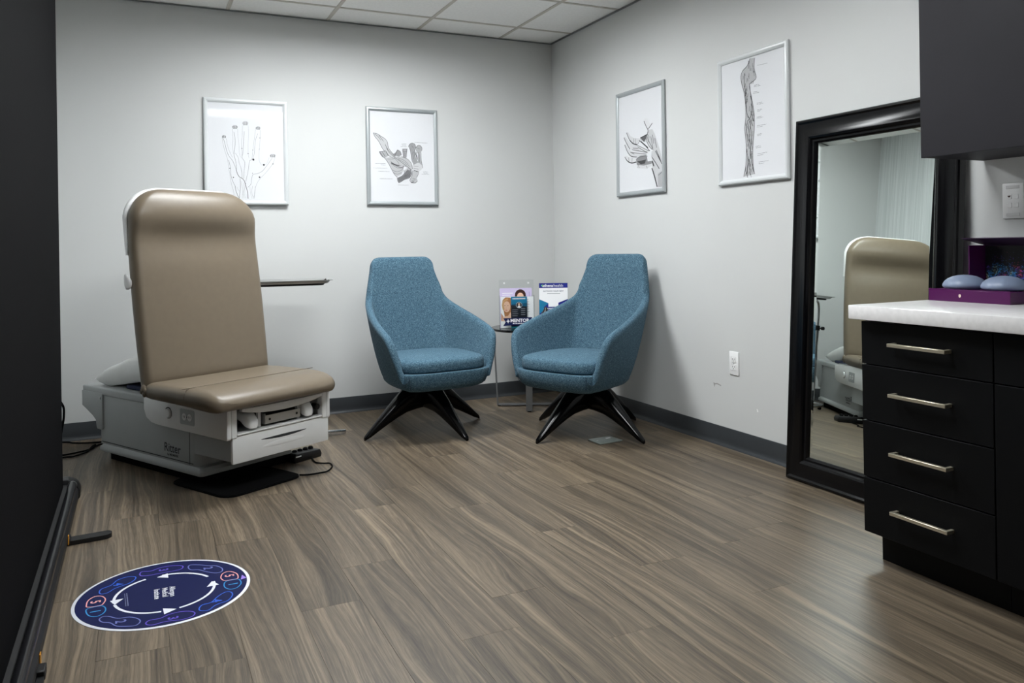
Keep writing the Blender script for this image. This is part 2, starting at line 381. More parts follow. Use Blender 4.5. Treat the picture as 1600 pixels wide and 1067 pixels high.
# ------------------------------------------------------------------ measured data: print artwork and cord runs (metres)
CORD_PTS = [(-1.989,-1.149),(-1.957,-1.193),(-1.929,-1.209),(-1.931,-1.273),(-1.967,-1.342),(-2.007,-1.357),(-2.067,-1.360),(-2.10,-1.345)]
CABLE_A = [(-3.36,.0-.05,.006),(-3.17,-.045,.006),(-3.112,-.097,.006),(-3.047,-.132,.006),(-2.95,-.14,.006),(-2.85,-.06,.006)]
CABLE_B = [(-3.36,-.40,.006),(-3.145,-.374,.006),(-3.082,-.350,.006),(-3.023,-.305,.006),(-2.985,-.22,.006),(-2.88,-.09,.006)]
CABLE_C = [(-3.36,-.49,.006),(-3.141,-.434,.006),(-3.091,-.433,.006),(-3.036,-.360,.006),(-3.015,-.245,.006),(-3.0,-.20,.006)]
INK = {
 'hand_vessels': [
  (0.35,2.2,[(-0.1367,0.0794),(-0.1304,0.0637),(-0.1233,0.0321),(-0.1162,0.0004),(-0.1041,-0.0285),(-0.0867,-0.0519),(-0.0744,-0.0783),(-0.0637,-0.1101)]),
  (0.1,4,[(-0.0637,-0.1101),(-0.0575,-0.134),(-0.045,-0.1551),(-0.0273,-0.1655),(-0.0148,-0.184),(-0.009,-0.2108),(-0.0003,-0.2429),(0.0032,-0.2886)]),
  (0.35,2.2,[(-0.0729,0.1223),(-0.0679,0.0877),(-0.0674,0.0503),(-0.0716,0.0074),(-0.0736,-0.0248),(-0.065,-0.062),(-0.062,-0.0993),(-0.0638,-0.1154)]),
  (0.62,2,[(-0.0673,-0.0085),(-0.0509,-0.0347),(-0.0463,-0.0667),(-0.035,-0.0986)]),
  (0.35,2.2,[(-0.035,-0.0986),(-0.0304,-0.1307),(-0.0309,-0.1629)]),
  (0.35,2,[(-0.0126,0.1277),(-0.0158,0.0846),(-0.0191,0.0361),(-0.0223,-0.007),(-0.0289,-0.034),(-0.0154,-0.0551),(-0.0121,-0.0765),(-0.0179,-0.1196),(-0.0206,-0.1653)]),
  (0.35,2,[(0.0285,-0.0483),(0.0155,-0.0541),(0.0097,-0.0974),(0.0013,-0.1407),(-0.0086,-0.1812)]),
  (0.62,2,[(0.0684,0.1179),(0.0553,0.0822),(0.049,0.0387),(0.0446,-0.01),(0.0311,-0.0483)]),
  (0.35,2,[(0.1058,-0.0975),(0.0898,-0.1169),(0.0635,-0.1311),(0.0375,-0.1371),(0.0295,-0.1508),(0.0239,-0.1779),(0.021,-0.1995),(0.0027,-0.2186)]),
  (0.62,2,[(0.1542,-0.0281),(0.1326,-0.0614),(0.1058,-0.0975)]),
  (0.35,2.4,[(-0.1069,-0.0526),(-0.0961,-0.1056),(-0.0947,-0.1482),(-0.0837,-0.1854),(-0.0714,-0.2119)]),
  (0.1,3,[(-0.0714,-0.2119),(-0.0668,-0.2439),(-0.057,-0.2705),(-0.0486,-0.2875)]),
  (0.35,2.6,[(-0.0426,-0.1631),(-0.0407,-0.206),(-0.0439,-0.2489),(-0.0481,-0.2875)]),
  (0.62,1.6,[(-0.1426,0.0845),(-0.1358,0.0369),(-0.124,-0.0105),(-0.1134,-0.0474),(-0.1077,-0.1006),(-0.1007,-0.143),(-0.0939,-0.1962),(-0.082,-0.2441),(-0.0776,-0.2895)]),
  (0.62,1.6,[(-0.1176,0.0802),(-0.1121,0.0379),(-0.0986,-0.0043),(-0.0839,-0.0358)]),
  (0.62,1.6,[(-0.0813,0.1406),(-0.0795,0.0872),(-0.0819,0.0337),(-0.0785,-0.0143)]),
  (0.78,1.6,[(-0.0507,0.142),(-0.049,0.0885),(-0.0447,0.0351),(-0.0428,-0.0077),(-0.0371,-0.0343)]),
  (0.62,1.6,[(-0.0213,0.1649),(-0.0247,0.1057),(-0.0291,0.0518),(-0.0284,-0.0018),(-0.0278,-0.0286)]),
  (0.78,1.6,[(0.0121,0.1666),(0.0128,0.1074),(0.0092,0.0426),(0.0094,-0.0112),(0.0132,-0.038)]),
  (0.62,1.6,[(0.0565,0.1553),(0.0488,0.0982),(0.0402,0.0384),(0.033,-0.0212),(0.0285,-0.0483)]),
  (0.78,1.6,[(0.0833,0.143),(0.0815,0.0887),(0.0765,0.0344),(0.073,-0.0199),(0.075,-0.0577),(0.0878,-0.079)]),
  (0.62,1.6,[(0.1702,-0.0166),(0.1589,-0.0606),(0.132,-0.0995),(0.1052,-0.1328),(0.0787,-0.1605),(0.0574,-0.1934),(0.0437,-0.2369),(0.0404,-0.2866)]),
  (0.78,1.6,[(0.1331,-0.0288),(0.1221,-0.0617),(0.1008,-0.0786)]),
  (0.62,1.6,[(-0.0352,-0.179),(-0.0306,-0.2165),(-0.0261,-0.254),(-0.0204,-0.2872)]),
  (0.62,1.6,[(-0.02,-0.1895),(-0.0206,-0.2325),(-0.0288,-0.2648),(-0.0317,-0.2874)]),
  (0.62,1.6,[(0.0312,-0.2101),(0.0254,-0.2479),(0.0352,-0.2866)]),
  (0.78,1.6,[(-0.0613,-0.217),(-0.0514,-0.2383),(-0.0438,-0.2435)]),
  (0.62,1.5,[(0.0467,-0.2098),(0.0434,-0.2585),(0.0311,-0.2867)]),
  (0.78,1.6,[(0.0156,-0.2157),(0.0177,-0.248),(0.0249,-0.2867)]),
  (0.78,1.4,[(-0.0099,-0.2),(-0.0183,-0.2485),(-0.0112,-0.2871)]),
  (0.45,3,[(-0.1424,0.092),(-0.1398,0.0839),(-0.1382,0.0823)]),
  (0.52,3,[(-0.1411,0.0946),(-0.1363,0.0848),(-0.1374,0.0824)]),
  (0.59,3,[(-0.1386,0.0967),(-0.137,0.0854),(-0.1359,0.0824)]),
  (0.45,3,[(-0.1352,0.0982),(-0.1319,0.086),(-0.1339,0.0825)]),
  (0.52,3,[(-0.1314,0.0988),(-0.1316,0.0861),(-0.1316,0.0826)]),
  (0.59,3,[(-0.1275,0.0985),(-0.1262,0.0862),(-0.1293,0.0827)]),
  (0.45,3,[(-0.1242,0.0973),(-0.1262,0.0858),(-0.1273,0.0828)]),
  (0.52,3,[(-0.1218,0.0954),(-0.1218,0.0854),(-0.1258,0.0829)]),
  (0.59,3,[(-0.1205,0.093),(-0.1234,0.0846),(-0.1251,0.0829)]),
  (0.3,3,[(-0.0819,0.154),(-0.0783,0.1455),(-0.0761,0.1419)]),
  (0.37,3,[(-0.0801,0.1576),(-0.0744,0.1467),(-0.075,0.1419)]),
  (0.44,3,[(-0.0766,0.1607),(-0.0744,0.1476),(-0.073,0.142)]),
  (0.3,3,[(-0.072,0.1628),(-0.0684,0.1485),(-0.0702,0.1422)]),
  (0.37,3,[(-0.0667,0.1637),(-0.0669,0.1487),(-0.067,0.1423)]),
  (0.44,3,[(-0.0614,0.1633),(-0.0604,0.1489),(-0.0639,0.1425)]),
  (0.3,3,[(-0.0568,0.1616),(-0.0595,0.1483),(-0.0611,0.1426)]),
  (0.37,3,[(-0.0535,0.1589),(-0.0544,0.1477),(-0.059,0.1427)]),
  (0.44,3,[(-0.0517,0.1554),(-0.0557,0.1466),(-0.058,0.1427)]),
  (0.55,3,[(-0.0213,0.1803),(-0.0174,0.1716),(-0.0151,0.1666)]),
  (0.62,3,[(-0.0194,0.1847),(-0.0134,0.1731),(-0.0139,0.1667)]),
  (0.69,3,[(-0.0157,0.1884),(-0.0132,0.1742),(-0.0117,0.1668)]),
  (0.55,3,[(-0.0107,0.191),(-0.0069,0.1752),(-0.0088,0.1669)]),
  (0.62,3,[(-0.005,0.1921),(-0.0052,0.1755),(-0.0053,0.1671)]),
  (0.69,3,[(0.0007,0.1916),(0.0016,0.1756),(-0.0019,0.1673)]),
  (0.55,3,[(0.0057,0.1895),(0.0028,0.175),(0.0011,0.1674)]),
  (0.62,3,[(0.0093,0.1862),(0.0081,0.1742),(0.0033,0.1675)]),
  (0.69,3,[(0.0111,0.182),(0.0069,0.1728),(0.0044,0.1676)]),
  (0.4,3,[(0.0581,0.1542),(0.0611,0.1457),(0.0629,0.1427)]),
  (0.47,3,[(0.0596,0.1575),(0.0648,0.1468),(0.0638,0.1427)]),
  (0.54,3,[(0.0625,0.1602),(0.0643,0.1476),(0.0654,0.1428)]),
  (0.4,3,[(0.0663,0.1622),(0.0697,0.1484),(0.0677,0.1429)]),
  (0.47,3,[(0.0706,0.163),(0.0704,0.1486),(0.0703,0.143)]),
  (0.54,3,[(0.0749,0.1626),(0.0762,0.1487),(0.0729,0.1432)]),
  (0.4,3,[(0.0787,0.161),(0.0765,0.1482),(0.0752,0.1433)]),
  (0.47,3,[(0.0814,0.1585),(0.0812,0.1476),(0.0768,0.1434)]),
  (0.54,3,[(0.0828,0.1553),(0.0796,0.1465),(0.0777,0.1434)]),
  (0.3,3,[(0.1388,-0.0151),(0.1428,-0.0236),(0.1452,-0.0266)]),
  (0.37,3,[(0.1407,-0.0117),(0.1469,-0.0225),(0.1464,-0.0266)]),
  (0.44,3,[(0.1446,-0.0089),(0.1471,-0.0217),(0.1487,-0.0265)]),
  (0.3,3,[(0.1497,-0.007),(0.1536,-0.021),(0.1517,-0.0264)]),
  (0.37,3,[(0.1556,-0.0062),(0.1553,-0.0207),(0.1552,-0.0263)]),
  (0.44,3,[(0.1614,-0.0066),(0.1624,-0.0207),(0.1588,-0.0262)]),
  (0.3,3,[(0.1665,-0.0082),(0.1636,-0.0212),(0.1618,-0.0261)]),
  (0.37,3,[(0.1703,-0.0107),(0.169,-0.0218),(0.1641,-0.026)]),
  (0.44,3,[(0.1722,-0.0139),(0.1678,-0.0228),(0.1653,-0.026)]),
  (0.3,16,[(0.0339,-0.0472),(0.0439,-0.0434)]),
  (0.25,15,[(0.0961,-0.0777),(0.1056,-0.0742)]),
  (0.35,13,[(0.0695,-0.1556),(0.0777,-0.1526)]),
  (0.35,8,[(0.1536,-0.0698),(0.1587,-0.0679)]),
  (0.3,9,[(-0.0835,-0.1596),(-0.078,-0.1576)]),
  (0.5,7,[(-0.0302,0.0204),(-0.0259,0.0221)]),
  (0.6,8,[(0.006,-0.0095),(0.0109,-0.0076)]),
  (0.5,7,[(0.0777,0.0905),(0.0821,0.0922)]),
  (0.6,6,[(0.0343,0.0132),(0.038,0.0147)]),
  (0.6,5,[(0.0736,0.0202),(0.0768,0.0214)]),
  (0.5,6,[(0.0305,-0.1314),(0.0343,-0.1301)]),
  (0.55,8,[(-0.1036,-0.104),(-0.0987,-0.1021)]),
  (0.5,5,[(-0.0114,-0.1952),(-0.0083,-0.1941)]),
 ],
 'hand_muscles': [
  (0.8,-1,[(-0.2002,0.1522),(-0.1843,0.1518),(-0.1475,0.1339),(-0.122,0.1155),(-0.1079,0.0993),(-0.0997,0.0716),(-0.0858,0.0385),(-0.0545,0.006),(-0.0751,-0.0172),(-0.1008,0.0044),(-0.1234,0.0316),(-0.143,0.0588),(-0.1624,0.0971),(-0.1875,0.1266)]),
  (0.7,-1,[(-0.1623,0.0302),(-0.1147,0.0364),(-0.095,0.0046),(-0.127,-0.0121),(-0.1439,0.003)]),
  (0.76,-1,[(-0.1269,-0.0104),(-0.0546,0.0003),(-0.0079,0.0019),(0.0329,-0.0137),(0.059,-0.0413),(0.0672,-0.0864),(0.0319,-0.076),(0.0087,-0.0597),(0.0022,-0.0937),(-0.0099,-0.1194),(-0.0422,-0.1342),(-0.0623,-0.115),(-0.0847,-0.0735),(-0.1044,-0.0405)]),
  (0.6,-1,[(-0.0483,0.0287),(-0.0364,0.046),(-0.0161,0.0354),(-0.0089,0.012),(-0.0254,0.0013),(-0.0545,0.006),(-0.0659,0.0168)]),
  (0.66,-1,[(-0.0012,0.0529),(0.0341,0.0542),(0.0242,-0.0055),(0.0037,-0.0034)]),
  (0.62,-1,[(0.0414,0.0715),(0.0523,0.0889),(0.0702,0.0953),(0.0879,0.0874),(0.0934,0.0621),(0.087,0.0391),(0.0923,-0.0005),(0.1096,-0.0341),(0.0737,-0.0522),(0.0627,-0.0015),(0.0574,0.0381)]),
  (0.68,-1,[(0.0904,0.062),(0.0996,0.0765),(0.1205,0.083),(0.1364,0.0694),(0.1349,0.0465),(0.1256,0.0291),(0.1289,-0.0221),(0.1419,-0.0674),(0.1146,-0.0909),(0.085,-0.0859),(0.1096,-0.0341),(0.1106,0.0229),(0.096,0.0394)]),
  (0.55,-1,[(0.0318,-0.0817),(0.0553,-0.0867),(0.0608,-0.1149),(0.0426,-0.1437),(0.0071,-0.1557),(-0.0312,-0.1745),(-0.0424,-0.1455),(-0.01,-0.1279),(0.0138,-0.1047)]),
  (0.74,-1,[(0.0641,-0.0922),(0.1116,-0.0966),(0.096,-0.1368),(0.1016,-0.1595),(0.0835,-0.174),(0.0598,-0.1717),(0.0471,-0.1549),(0.0636,-0.1262)]),
  (0.82,-1,[(0.0617,-0.0582),(0.1096,-0.0341),(0.1391,-0.056),(0.1389,-0.0731),(0.1116,-0.0978),(0.073,-0.0919)]),
  (0.35,3.5,[(-0.2002,0.1522),(-0.1875,0.1266),(-0.1624,0.0971),(-0.143,0.0588),(-0.1234,0.0316)]),
  (0.35,3.5,[(-0.2002,0.1522),(-0.173,0.1478),(-0.1447,0.1313),(-0.1191,0.1156),(-0.1039,0.0939),(-0.0987,0.0605),(-0.0801,0.0331),(-0.0516,0.0032)]),
  (0.35,3.5,[(-0.1901,0.1448),(-0.1676,0.1303),(-0.1508,0.1087)]),
  (0.35,3.5,[(-0.1617,0.1389),(-0.1421,0.1146),(-0.1309,0.0983)]),
  (0.35,3.5,[(-0.1197,0.0792),(-0.1001,0.0436),(-0.0717,0.0166),(-0.0488,-0.0051)]),
  (0.35,3.5,[(-0.1114,0.06),(-0.0947,0.027),(-0.0547,-0.0053)]),
  (0.35,3.5,[(-0.1623,0.0302),(-0.144,0.0002),(-0.1241,-0.0131),(-0.1016,-0.0432),(-0.0847,-0.0735),(-0.0623,-0.115),(-0.0423,-0.1371)]),
  (0.35,3.5,[(-0.1606,0.0303),(-0.1147,0.0364)]),
  (0.35,3.5,[(-0.155,0.0249),(-0.1326,-0.0078)]),
  (0.35,3.5,[(-0.1406,0.0282),(-0.121,-0.0019)]),
  (0.35,3.5,[(-0.0545,0.006),(-0.0364,0.046)]),
  (0.35,3.5,[(-0.0364,0.046),(-0.0161,0.0354),(-0.0089,0.0103)]),
  (0.35,3.5,[(-0.0489,-0.0079),(-0.0085,-0.0376),(0.0321,-0.0647),(0.0671,-0.0921)]),
  (0.35,3.5,[(-0.0079,0.0019),(0.0329,-0.0137),(0.059,-0.0413),(0.0673,-0.0807)]),
  (0.35,3.5,[(-0.0755,-0.0396),(-0.0497,-0.0557),(-0.0148,-0.0603)]),
  (0.35,3.5,[(-0.0727,-0.0451),(-0.0382,-0.0666),(-0.0091,-0.0715),(0.0087,-0.0597),(0.0203,-0.065)]),
  (0.35,3.5,[(0.0414,0.0715),(0.0523,0.0889),(0.0702,0.0953),(0.0879,0.0874),(0.0934,0.0621)]),
  (0.35,3.5,[(0.0934,0.0621),(0.1056,0.0796),(0.1235,0.0814),(0.1364,0.0665),(0.1349,0.0465)]),
  (0.35,3.5,[(0.0519,0.0605),(0.0599,0.0098),(0.0668,-0.0354)]),
  (0.35,3.5,[(0.0843,0.0504),(0.0955,0.011),(0.104,-0.0172)]),
  (0.35,3.5,[(0.1299,0.0349),(0.1307,-0.022),(0.1419,-0.0702)]),
  (0.35,3.5,[(0.1108,0.0343),(0.1096,-0.0341)]),
  (0.35,3.5,[(0.073,-0.0919),(0.1116,-0.0978),(0.096,-0.1368)]),
  (0.35,3.5,[(0.0641,-0.0922),(0.0636,-0.1262),(0.0471,-0.1549),(0.0598,-0.1717),(0.0835,-0.174),(0.1016,-0.1595)]),
  (0.35,3.5,[(-0.0422,-0.1342),(-0.0312,-0.1745),(0.0071,-0.1529)]),
  (0.35,3.5,[(0.02,-0.082),(0.0495,-0.0812),(0.0608,-0.1149),(0.0426,-0.1437)]),
  (0.35,3.5,[(0.0017,0.0502),(0.0067,-0.0033)]),
  (0.35,3.5,[(0.0311,0.0513),(0.0242,-0.0055)]),
  (0.35,3.5,[(-0.0012,0.0529),(0.0341,0.0542)]),
  (0.5,3,[(-0.084,-0.0287),(-0.0614,-0.0617),(-0.0267,-0.0776),(0.0026,-0.0711)]),
  (0.5,3,[(-0.0734,-0.0901),(-0.0446,-0.1006),(-0.0094,-0.0884),(0.0087,-0.0597)]),
  (0.5,3,[(-0.0679,-0.1068),(-0.039,-0.1173),(-0.0097,-0.1053)]),
  (0.5,3,[(-0.1069,-0.0182),(-0.0722,-0.0171),(-0.0489,-0.0079)]),
  (0.5,3,[(-0.0372,-0.0075),(0.0035,-0.0203),(0.0383,-0.0475)]),
  (0.5,3,[(-0.0315,-0.0158),(0.009,-0.0371),(0.0498,-0.0642)]),
  (0.5,3,[(-0.095,0.0046),(-0.0664,-0.0113)]),
  (0.5,3,[(-0.0605,-0.0055),(-0.0319,-0.0383),(-0.0264,-0.055)]),
  (0.5,3,[(0.064,0.078),(0.0785,0.0615)]),
  (0.5,3,[(0.0691,0.0328),(0.0773,-0.0123)]),
  (0.5,3,[(0.0781,0.0388),(0.0864,-0.0007)]),
  (0.5,3,[(0.1053,0.0625),(0.1201,0.0574)]),
  (0.5,3,[(0.1165,0.0231),(0.1186,-0.0338)]),
  (0.5,3,[(0.0765,-0.0578),(0.1092,-0.0626)]),
  (0.5,3,[(0.0733,-0.0749),(0.1089,-0.0796)]),
  (0.5,3,[(0.016,0.0309),(0.0156,0.0027)]),
  (0.5,3,[(0.0044,0.0362),(0.0279,0.037)]),
  (0.5,3,[(0.0662,-0.1432),(0.0899,-0.1483)]),
  (0.5,3,[(0.06,-0.1603),(0.0838,-0.1541)]),
  (0.32,3.5,[(-0.0335,-0.1369),(-0.0271,-0.1677)]),
  (0.32,3.5,[(-0.0259,-0.1344),(-0.0194,-0.1642)]),
  (0.32,3.5,[(-0.0183,-0.132),(-0.0117,-0.1606)]),
  (0.32,3.5,[(-0.0106,-0.1296),(-0.0041,-0.1571)]),
  (0.32,3.5,[(-0.003,-0.1272),(0.0036,-0.1535)]),
  (0.32,3.5,[(0.0047,-0.1247),(0.0113,-0.15)]),
  (0.32,3.5,[(0.0123,-0.1223),(0.019,-0.1464)]),
  (0.32,3.5,[(0.02,-0.1199),(0.0267,-0.1429)]),
  (0.32,3.5,[(0.0277,-0.1174),(0.0344,-0.1393)]),
  (0.32,3.5,[(0.0354,-0.115),(0.0421,-0.1358)]),
  (0.32,3.5,[(0.0431,-0.1125),(0.0499,-0.1322)]),
  (0.3,5,[(-0.0813,-0.0398),(-0.0757,-0.0537)]),
  (0.3,5,[(-0.0732,-0.0424),(-0.0677,-0.0557)]),
  (0.3,5,[(-0.0652,-0.0449),(-0.0596,-0.0577)]),
  (0.3,5,[(-0.0571,-0.0475),(-0.0515,-0.0597)]),
  (0.3,5,[(-0.049,-0.0501),(-0.0434,-0.0617)]),
  (0.3,5,[(-0.0409,-0.0526),(-0.0353,-0.0637)]),
  (0.3,5,[(-0.0328,-0.0552),(-0.0271,-0.0658)]),
  (0.4,3,[(0.0053,-0.088),(0.0133,-0.1358)]),
  (0.4,3,[(0.0111,-0.0871),(0.0192,-0.1323)]),
  (0.4,3,[(0.017,-0.0868),(0.0252,-0.1288)]),
  (0.4,3,[(0.0229,-0.0872),(0.0311,-0.1252)]),
  (0.4,3,[(0.0288,-0.0883),(0.037,-0.1217)]),
  (0.4,3,[(0.0346,-0.0901),(0.043,-0.1182)]),
  (0.4,3,[(0.0405,-0.0925),(0.049,-0.1146)]),
  (0.4,3,[(0.0463,-0.0957),(0.0549,-0.1111)]),
  (0.18,5,[(0.087,0.0391),(0.0955,0.011),(0.1028,-0.0144),(0.0977,0.0338)]),
  (0.2,4,[(0.0761,-0.0862),(0.1026,-0.098)]),
  (0.25,5,[(-0.1147,0.0319),(-0.0979,0.0045)]),
  (0.25,5,[(0.0539,-0.1718),(0.0777,-0.1656)]),
  (0.65,3.2,[(0.0833,0.102),(0.0875,0.1008)]),
  (0.63,3.2,[(0.0911,0.1015),(0.0964,0.1002)]),
  (0.56,3.2,[(0.1,0.1012),(0.1041,0.1005)]),
  (0.6,3.2,[(0.1059,0.1023),(0.1101,0.0998)]),
  (0.61,3.2,[(0.1113,0.102),(0.1142,0.0997)]),
  (0.6,3.2,[(0.1155,0.1011),(0.1208,0.1004)]),
  (0.59,3.2,[(0.122,0.1009),(0.1262,0.0996)]),
  (0.62,3.2,[(0.1298,0.102),(0.1328,0.1003)]),
  (0.6,3.2,[(0.1364,0.1018),(0.1405,0.0995)]),
  (0.6,3.2,[(0.1424,0.1004),(0.1477,0.0992)]),
  (0.63,3.2,[(0.1514,0.1018),(0.1567,0.0996)]),
  (0.64,3.2,[(0.1586,0.1016),(0.1627,0.0991)]),
  (0.57,3.2,[(0.164,0.1004),(0.1669,0.0989)]),
  (0.57,3.2,[(0.1706,0.1009),(0.1748,0.0996)]),
  (0.62,3.2,[(-0.0077,0.0865),(-0.0024,0.0859)]),
  (0.56,3.2,[(-0.0006,0.0875),(0.0023,0.0861)]),
  (0.57,3.2,[(0.0035,0.0882),(0.0064,0.0867)]),
  (0.62,3.2,[(0.0076,0.0875),(0.0117,0.0865)]),
  (0.63,3.2,[(0.0135,0.0884),(0.0187,0.0874)]),
  (0.55,3.2,[(0.0205,0.0889),(0.0258,0.0873)]),
  (0.63,3.2,[(0.0276,0.088),(0.0287,0.0871)]),
  (0.59,3.2,[(-0.0019,0.0784),(0.0021,0.0774)]),
  (0.61,3.2,[(0.0033,0.0789),(0.0086,0.0778)]),
  (0.61,3.2,[(0.0121,0.0793),(0.0151,0.0782)]),
  (0.56,3.2,[(0.0163,0.0803),(0.0192,0.0787)]),
  (0.58,3.2,[(0.021,0.0795),(0.0251,0.0785)]),
  (0.56,3.2,[(-0.0138,0.0694),(-0.0109,0.069)]),
  (0.62,3.2,[(-0.0091,0.0699),(-0.0039,0.069)]),
  (0.62,3.2,[(-0.0027,0.0706),(0.0014,0.0684)]),
  (0.62,3.2,[(0.0032,0.0699),(0.0073,0.0691)]),
  (0.64,3.2,[(0.0108,0.0699),(0.0161,0.069)]),
  (0.57,3.2,[(0.0173,0.0703),(0.0214,0.0692)]),
  (0.6,3.2,[(0.0232,0.0705),(0.0284,0.0693)]),
  (0.62,3.2,[(0.032,0.0706),(0.0331,0.0698)]),
  (0.58,3.2,[(-0.1887,-0.0491),(-0.1859,-0.0504)]),
  (0.59,3.2,[(-0.1841,-0.0481),(-0.179,-0.0504)]),
  (0.64,3.2,[(-0.1779,-0.0485),(-0.175,-0.0495)]),
  (0.65,3.2,[(-0.1733,-0.049),(-0.1705,-0.0497)]),
  (0.64,3.2,[(-0.1688,-0.0491),(-0.1659,-0.0494)]),
  (0.63,3.2,[(-0.1642,-0.0479),(-0.1591,-0.0501)]),
  (0.57,3.2,[(-0.1556,-0.0492),(-0.1528,-0.0492)]),
  (0.62,3.2,[(-0.1516,-0.049),(-0.1488,-0.0492)]),
  (0.6,3.2,[(-0.147,-0.0484),(-0.1419,-0.0498)]),
  (0.63,3.2,[(-0.1402,-0.0481),(-0.1362,-0.05)]),
  (0.6,3.2,[(-0.135,-0.0483),(-0.131,-0.0494)]),
  (0.59,3.2,[(-0.1298,-0.0483),(-0.1247,-0.0496)]),
  (0.6,3.2,[(-0.1229,-0.0476),(-0.1201,-0.0493)]),
  (0.63,3.2,[(-0.1506,-0.0572),(-0.1455,-0.0593)]),
  (0.59,3.2,[(-0.1443,-0.0576),(-0.1415,-0.0596)]),
  (0.55,3.2,[(-0.138,-0.0575),(-0.134,-0.0595)]),
  (0.63,3.2,[(-0.1323,-0.0587),(-0.1283,-0.0597)]),
  (0.61,3.2,[(-0.1248,-0.0581),(-0.1203,-0.059)]),
  (0.62,3.2,[(-0.2005,-0.0775),(-0.1966,-0.0799)]),
  (0.6,3.2,[(-0.188,-0.0778),(-0.1852,-0.0801)]),
  (0.64,3.2,[(-0.1818,-0.0785),(-0.179,-0.08)]),
  (0.59,3.2,[(-0.1772,-0.0776),(-0.1733,-0.0799)]),
  (0.6,3.2,[(-0.1698,-0.0778),(-0.167,-0.0798)]),
  (0.58,3.2,[(-0.1652,-0.0784),(-0.1624,-0.0797)]),
  (0.65,3.2,[(-0.159,-0.0779),(-0.1561,-0.0801)]),
  (0.6,3.2,[(-0.1544,-0.0787),(-0.1493,-0.08)]),
  (0.61,3.2,[(-0.1475,-0.0788),(-0.1447,-0.0798)]),
  (0.57,3.2,[(-0.1412,-0.0788),(-0.1384,-0.0797)]),
  (0.62,3.2,[(-0.1372,-0.0792),(-0.1344,-0.0801)]),
  (0.56,3.2,[(-0.1326,-0.0796),(-0.1275,-0.0802)]),
  (0.58,3.2,[(-0.1258,-0.079),(-0.1229,-0.0807)]),
  (0.63,3.2,[(-0.1194,-0.0781),(-0.1166,-0.0798)]),
  (0.57,3.2,[(-0.1154,-0.0787),(-0.1125,-0.0801)]),
  (0.61,3.2,[(-0.1108,-0.0786),(-0.1091,-0.0808)]),
  (0.55,3.2,[(-0.1684,-0.0993),(-0.1656,-0.1013)]),
  (0.62,3.2,[(-0.1622,-0.0993),(-0.1582,-0.1014)]),
  (0.59,3.2,[(-0.1565,-0.0998),(-0.1513,-0.102)]),
  (0.57,3.2,[(-0.1496,-0.0999),(-0.1456,-0.101)]),
  (0.62,3.2,[(-0.1439,-0.1002),(-0.1399,-0.1019)]),
  (0.58,3.2,[(-0.1381,-0.0994),(-0.1342,-0.1013)]),
  (0.61,3.2,[(-0.1324,-0.1004),(-0.1296,-0.1013)]),
  (0.61,3.2,[(-0.1278,-0.1003),(-0.1227,-0.1011)]),
  (0.58,3.2,[(-0.1192,-0.0999),(-0.114,-0.1014)]),
  (0.65,3.2,[(-0.1123,-0.1001),(-0.1083,-0.1017)]),
  (0.58,3.2,[(-0.1048,-0.1006),(-0.1008,-0.1019)]),
  (0.62,3.2,[(-0.099,-0.1001),(-0.0939,-0.1017)]),
  (0.64,3.2,[(-0.1607,-0.1483),(-0.1578,-0.1492)]),
  (0.58,3.2,[(-0.1561,-0.1486),(-0.151,-0.1499)]),
  (0.62,3.2,[(-0.1492,-0.1484),(-0.1453,-0.1504)]),
  (0.59,3.2,[(-0.1441,-0.1485),(-0.1412,-0.1495)]),
  (0.6,3.2,[(-0.1401,-0.1481),(-0.1361,-0.1497)]),
  (0.63,3.2,[(-0.1349,-0.148),(-0.1298,-0.1503)]),
  (0.57,3.2,[(-0.128,-0.1488),(-0.1252,-0.1506)]),
  (0.6,3.2,[(-0.1234,-0.1483),(-0.1183,-0.1502)]),
  (0.63,3.2,[(-0.1171,-0.1494),(-0.1131,-0.1503)]),
  (0.64,3.2,[(-0.1096,-0.1481),(-0.1068,-0.15)]),
  (0.55,3.2,[(-0.105,-0.1482),(-0.101,-0.1502)]),
  (0.61,3.2,[(-0.0998,-0.149),(-0.0947,-0.1509)]),
  (0.65,3.2,[(-0.0935,-0.1484),(-0.0906,-0.1507)]),
  (0.65,3.2,[(-0.0889,-0.1492),(-0.0848,-0.1501)]),
  (0.61,3.2,[(-0.0831,-0.1493),(-0.0791,-0.1512)]),
  (0.57,3.2,[(-0.0779,-0.149),(-0.075,-0.1503)]),
  (0.65,3.2,[(-0.0344,-0.1888),(-0.0315,-0.19)]),
  (0.58,3.2,[(-0.0297,-0.1891),(-0.0245,-0.1895)]),
  (0.62,3.2,[(-0.021,-0.1888),(-0.0157,-0.19)]),
  (0.62,3.2,[(-0.014,-0.1886),(-0.0087,-0.1897)]),
  (0.61,3.2,[(-0.0075,-0.1893),(-0.0023,-0.1901)]),
  (0.56,3.2,[(0.0013,-0.1877),(0.0065,-0.1904)]),
  (0.61,3.2,[(0.0083,-0.1891),(0.0112,-0.1904)]),
  (0.57,3.2,[(0.0147,-0.1891),(0.0177,-0.1898)]),
  (0.56,3.2,[(0.0195,-0.1885),(0.0235,-0.1905)]),
  (0.59,3.2,[(0.0253,-0.1889),(0.0283,-0.1896)]),
  (0.62,3.2,[(0.0318,-0.1885),(0.0371,-0.1898)]),
  (0.55,3.2,[(0.1415,-0.0956),(0.1445,-0.0966)]),
  (0.57,3.2,[(0.1463,-0.0947),(0.1505,-0.096)]),
  (0.59,3.2,[(0.1541,-0.0951),(0.1595,-0.0962)]),
  (0.56,3.2,[(0.1613,-0.0959),(0.1643,-0.0961)]),
  (0.55,3.2,[(0.1655,-0.0959),(0.1709,-0.0966)]),
  (0.56,3.2,[(0.1745,-0.0954),(0.1775,-0.0965)]),
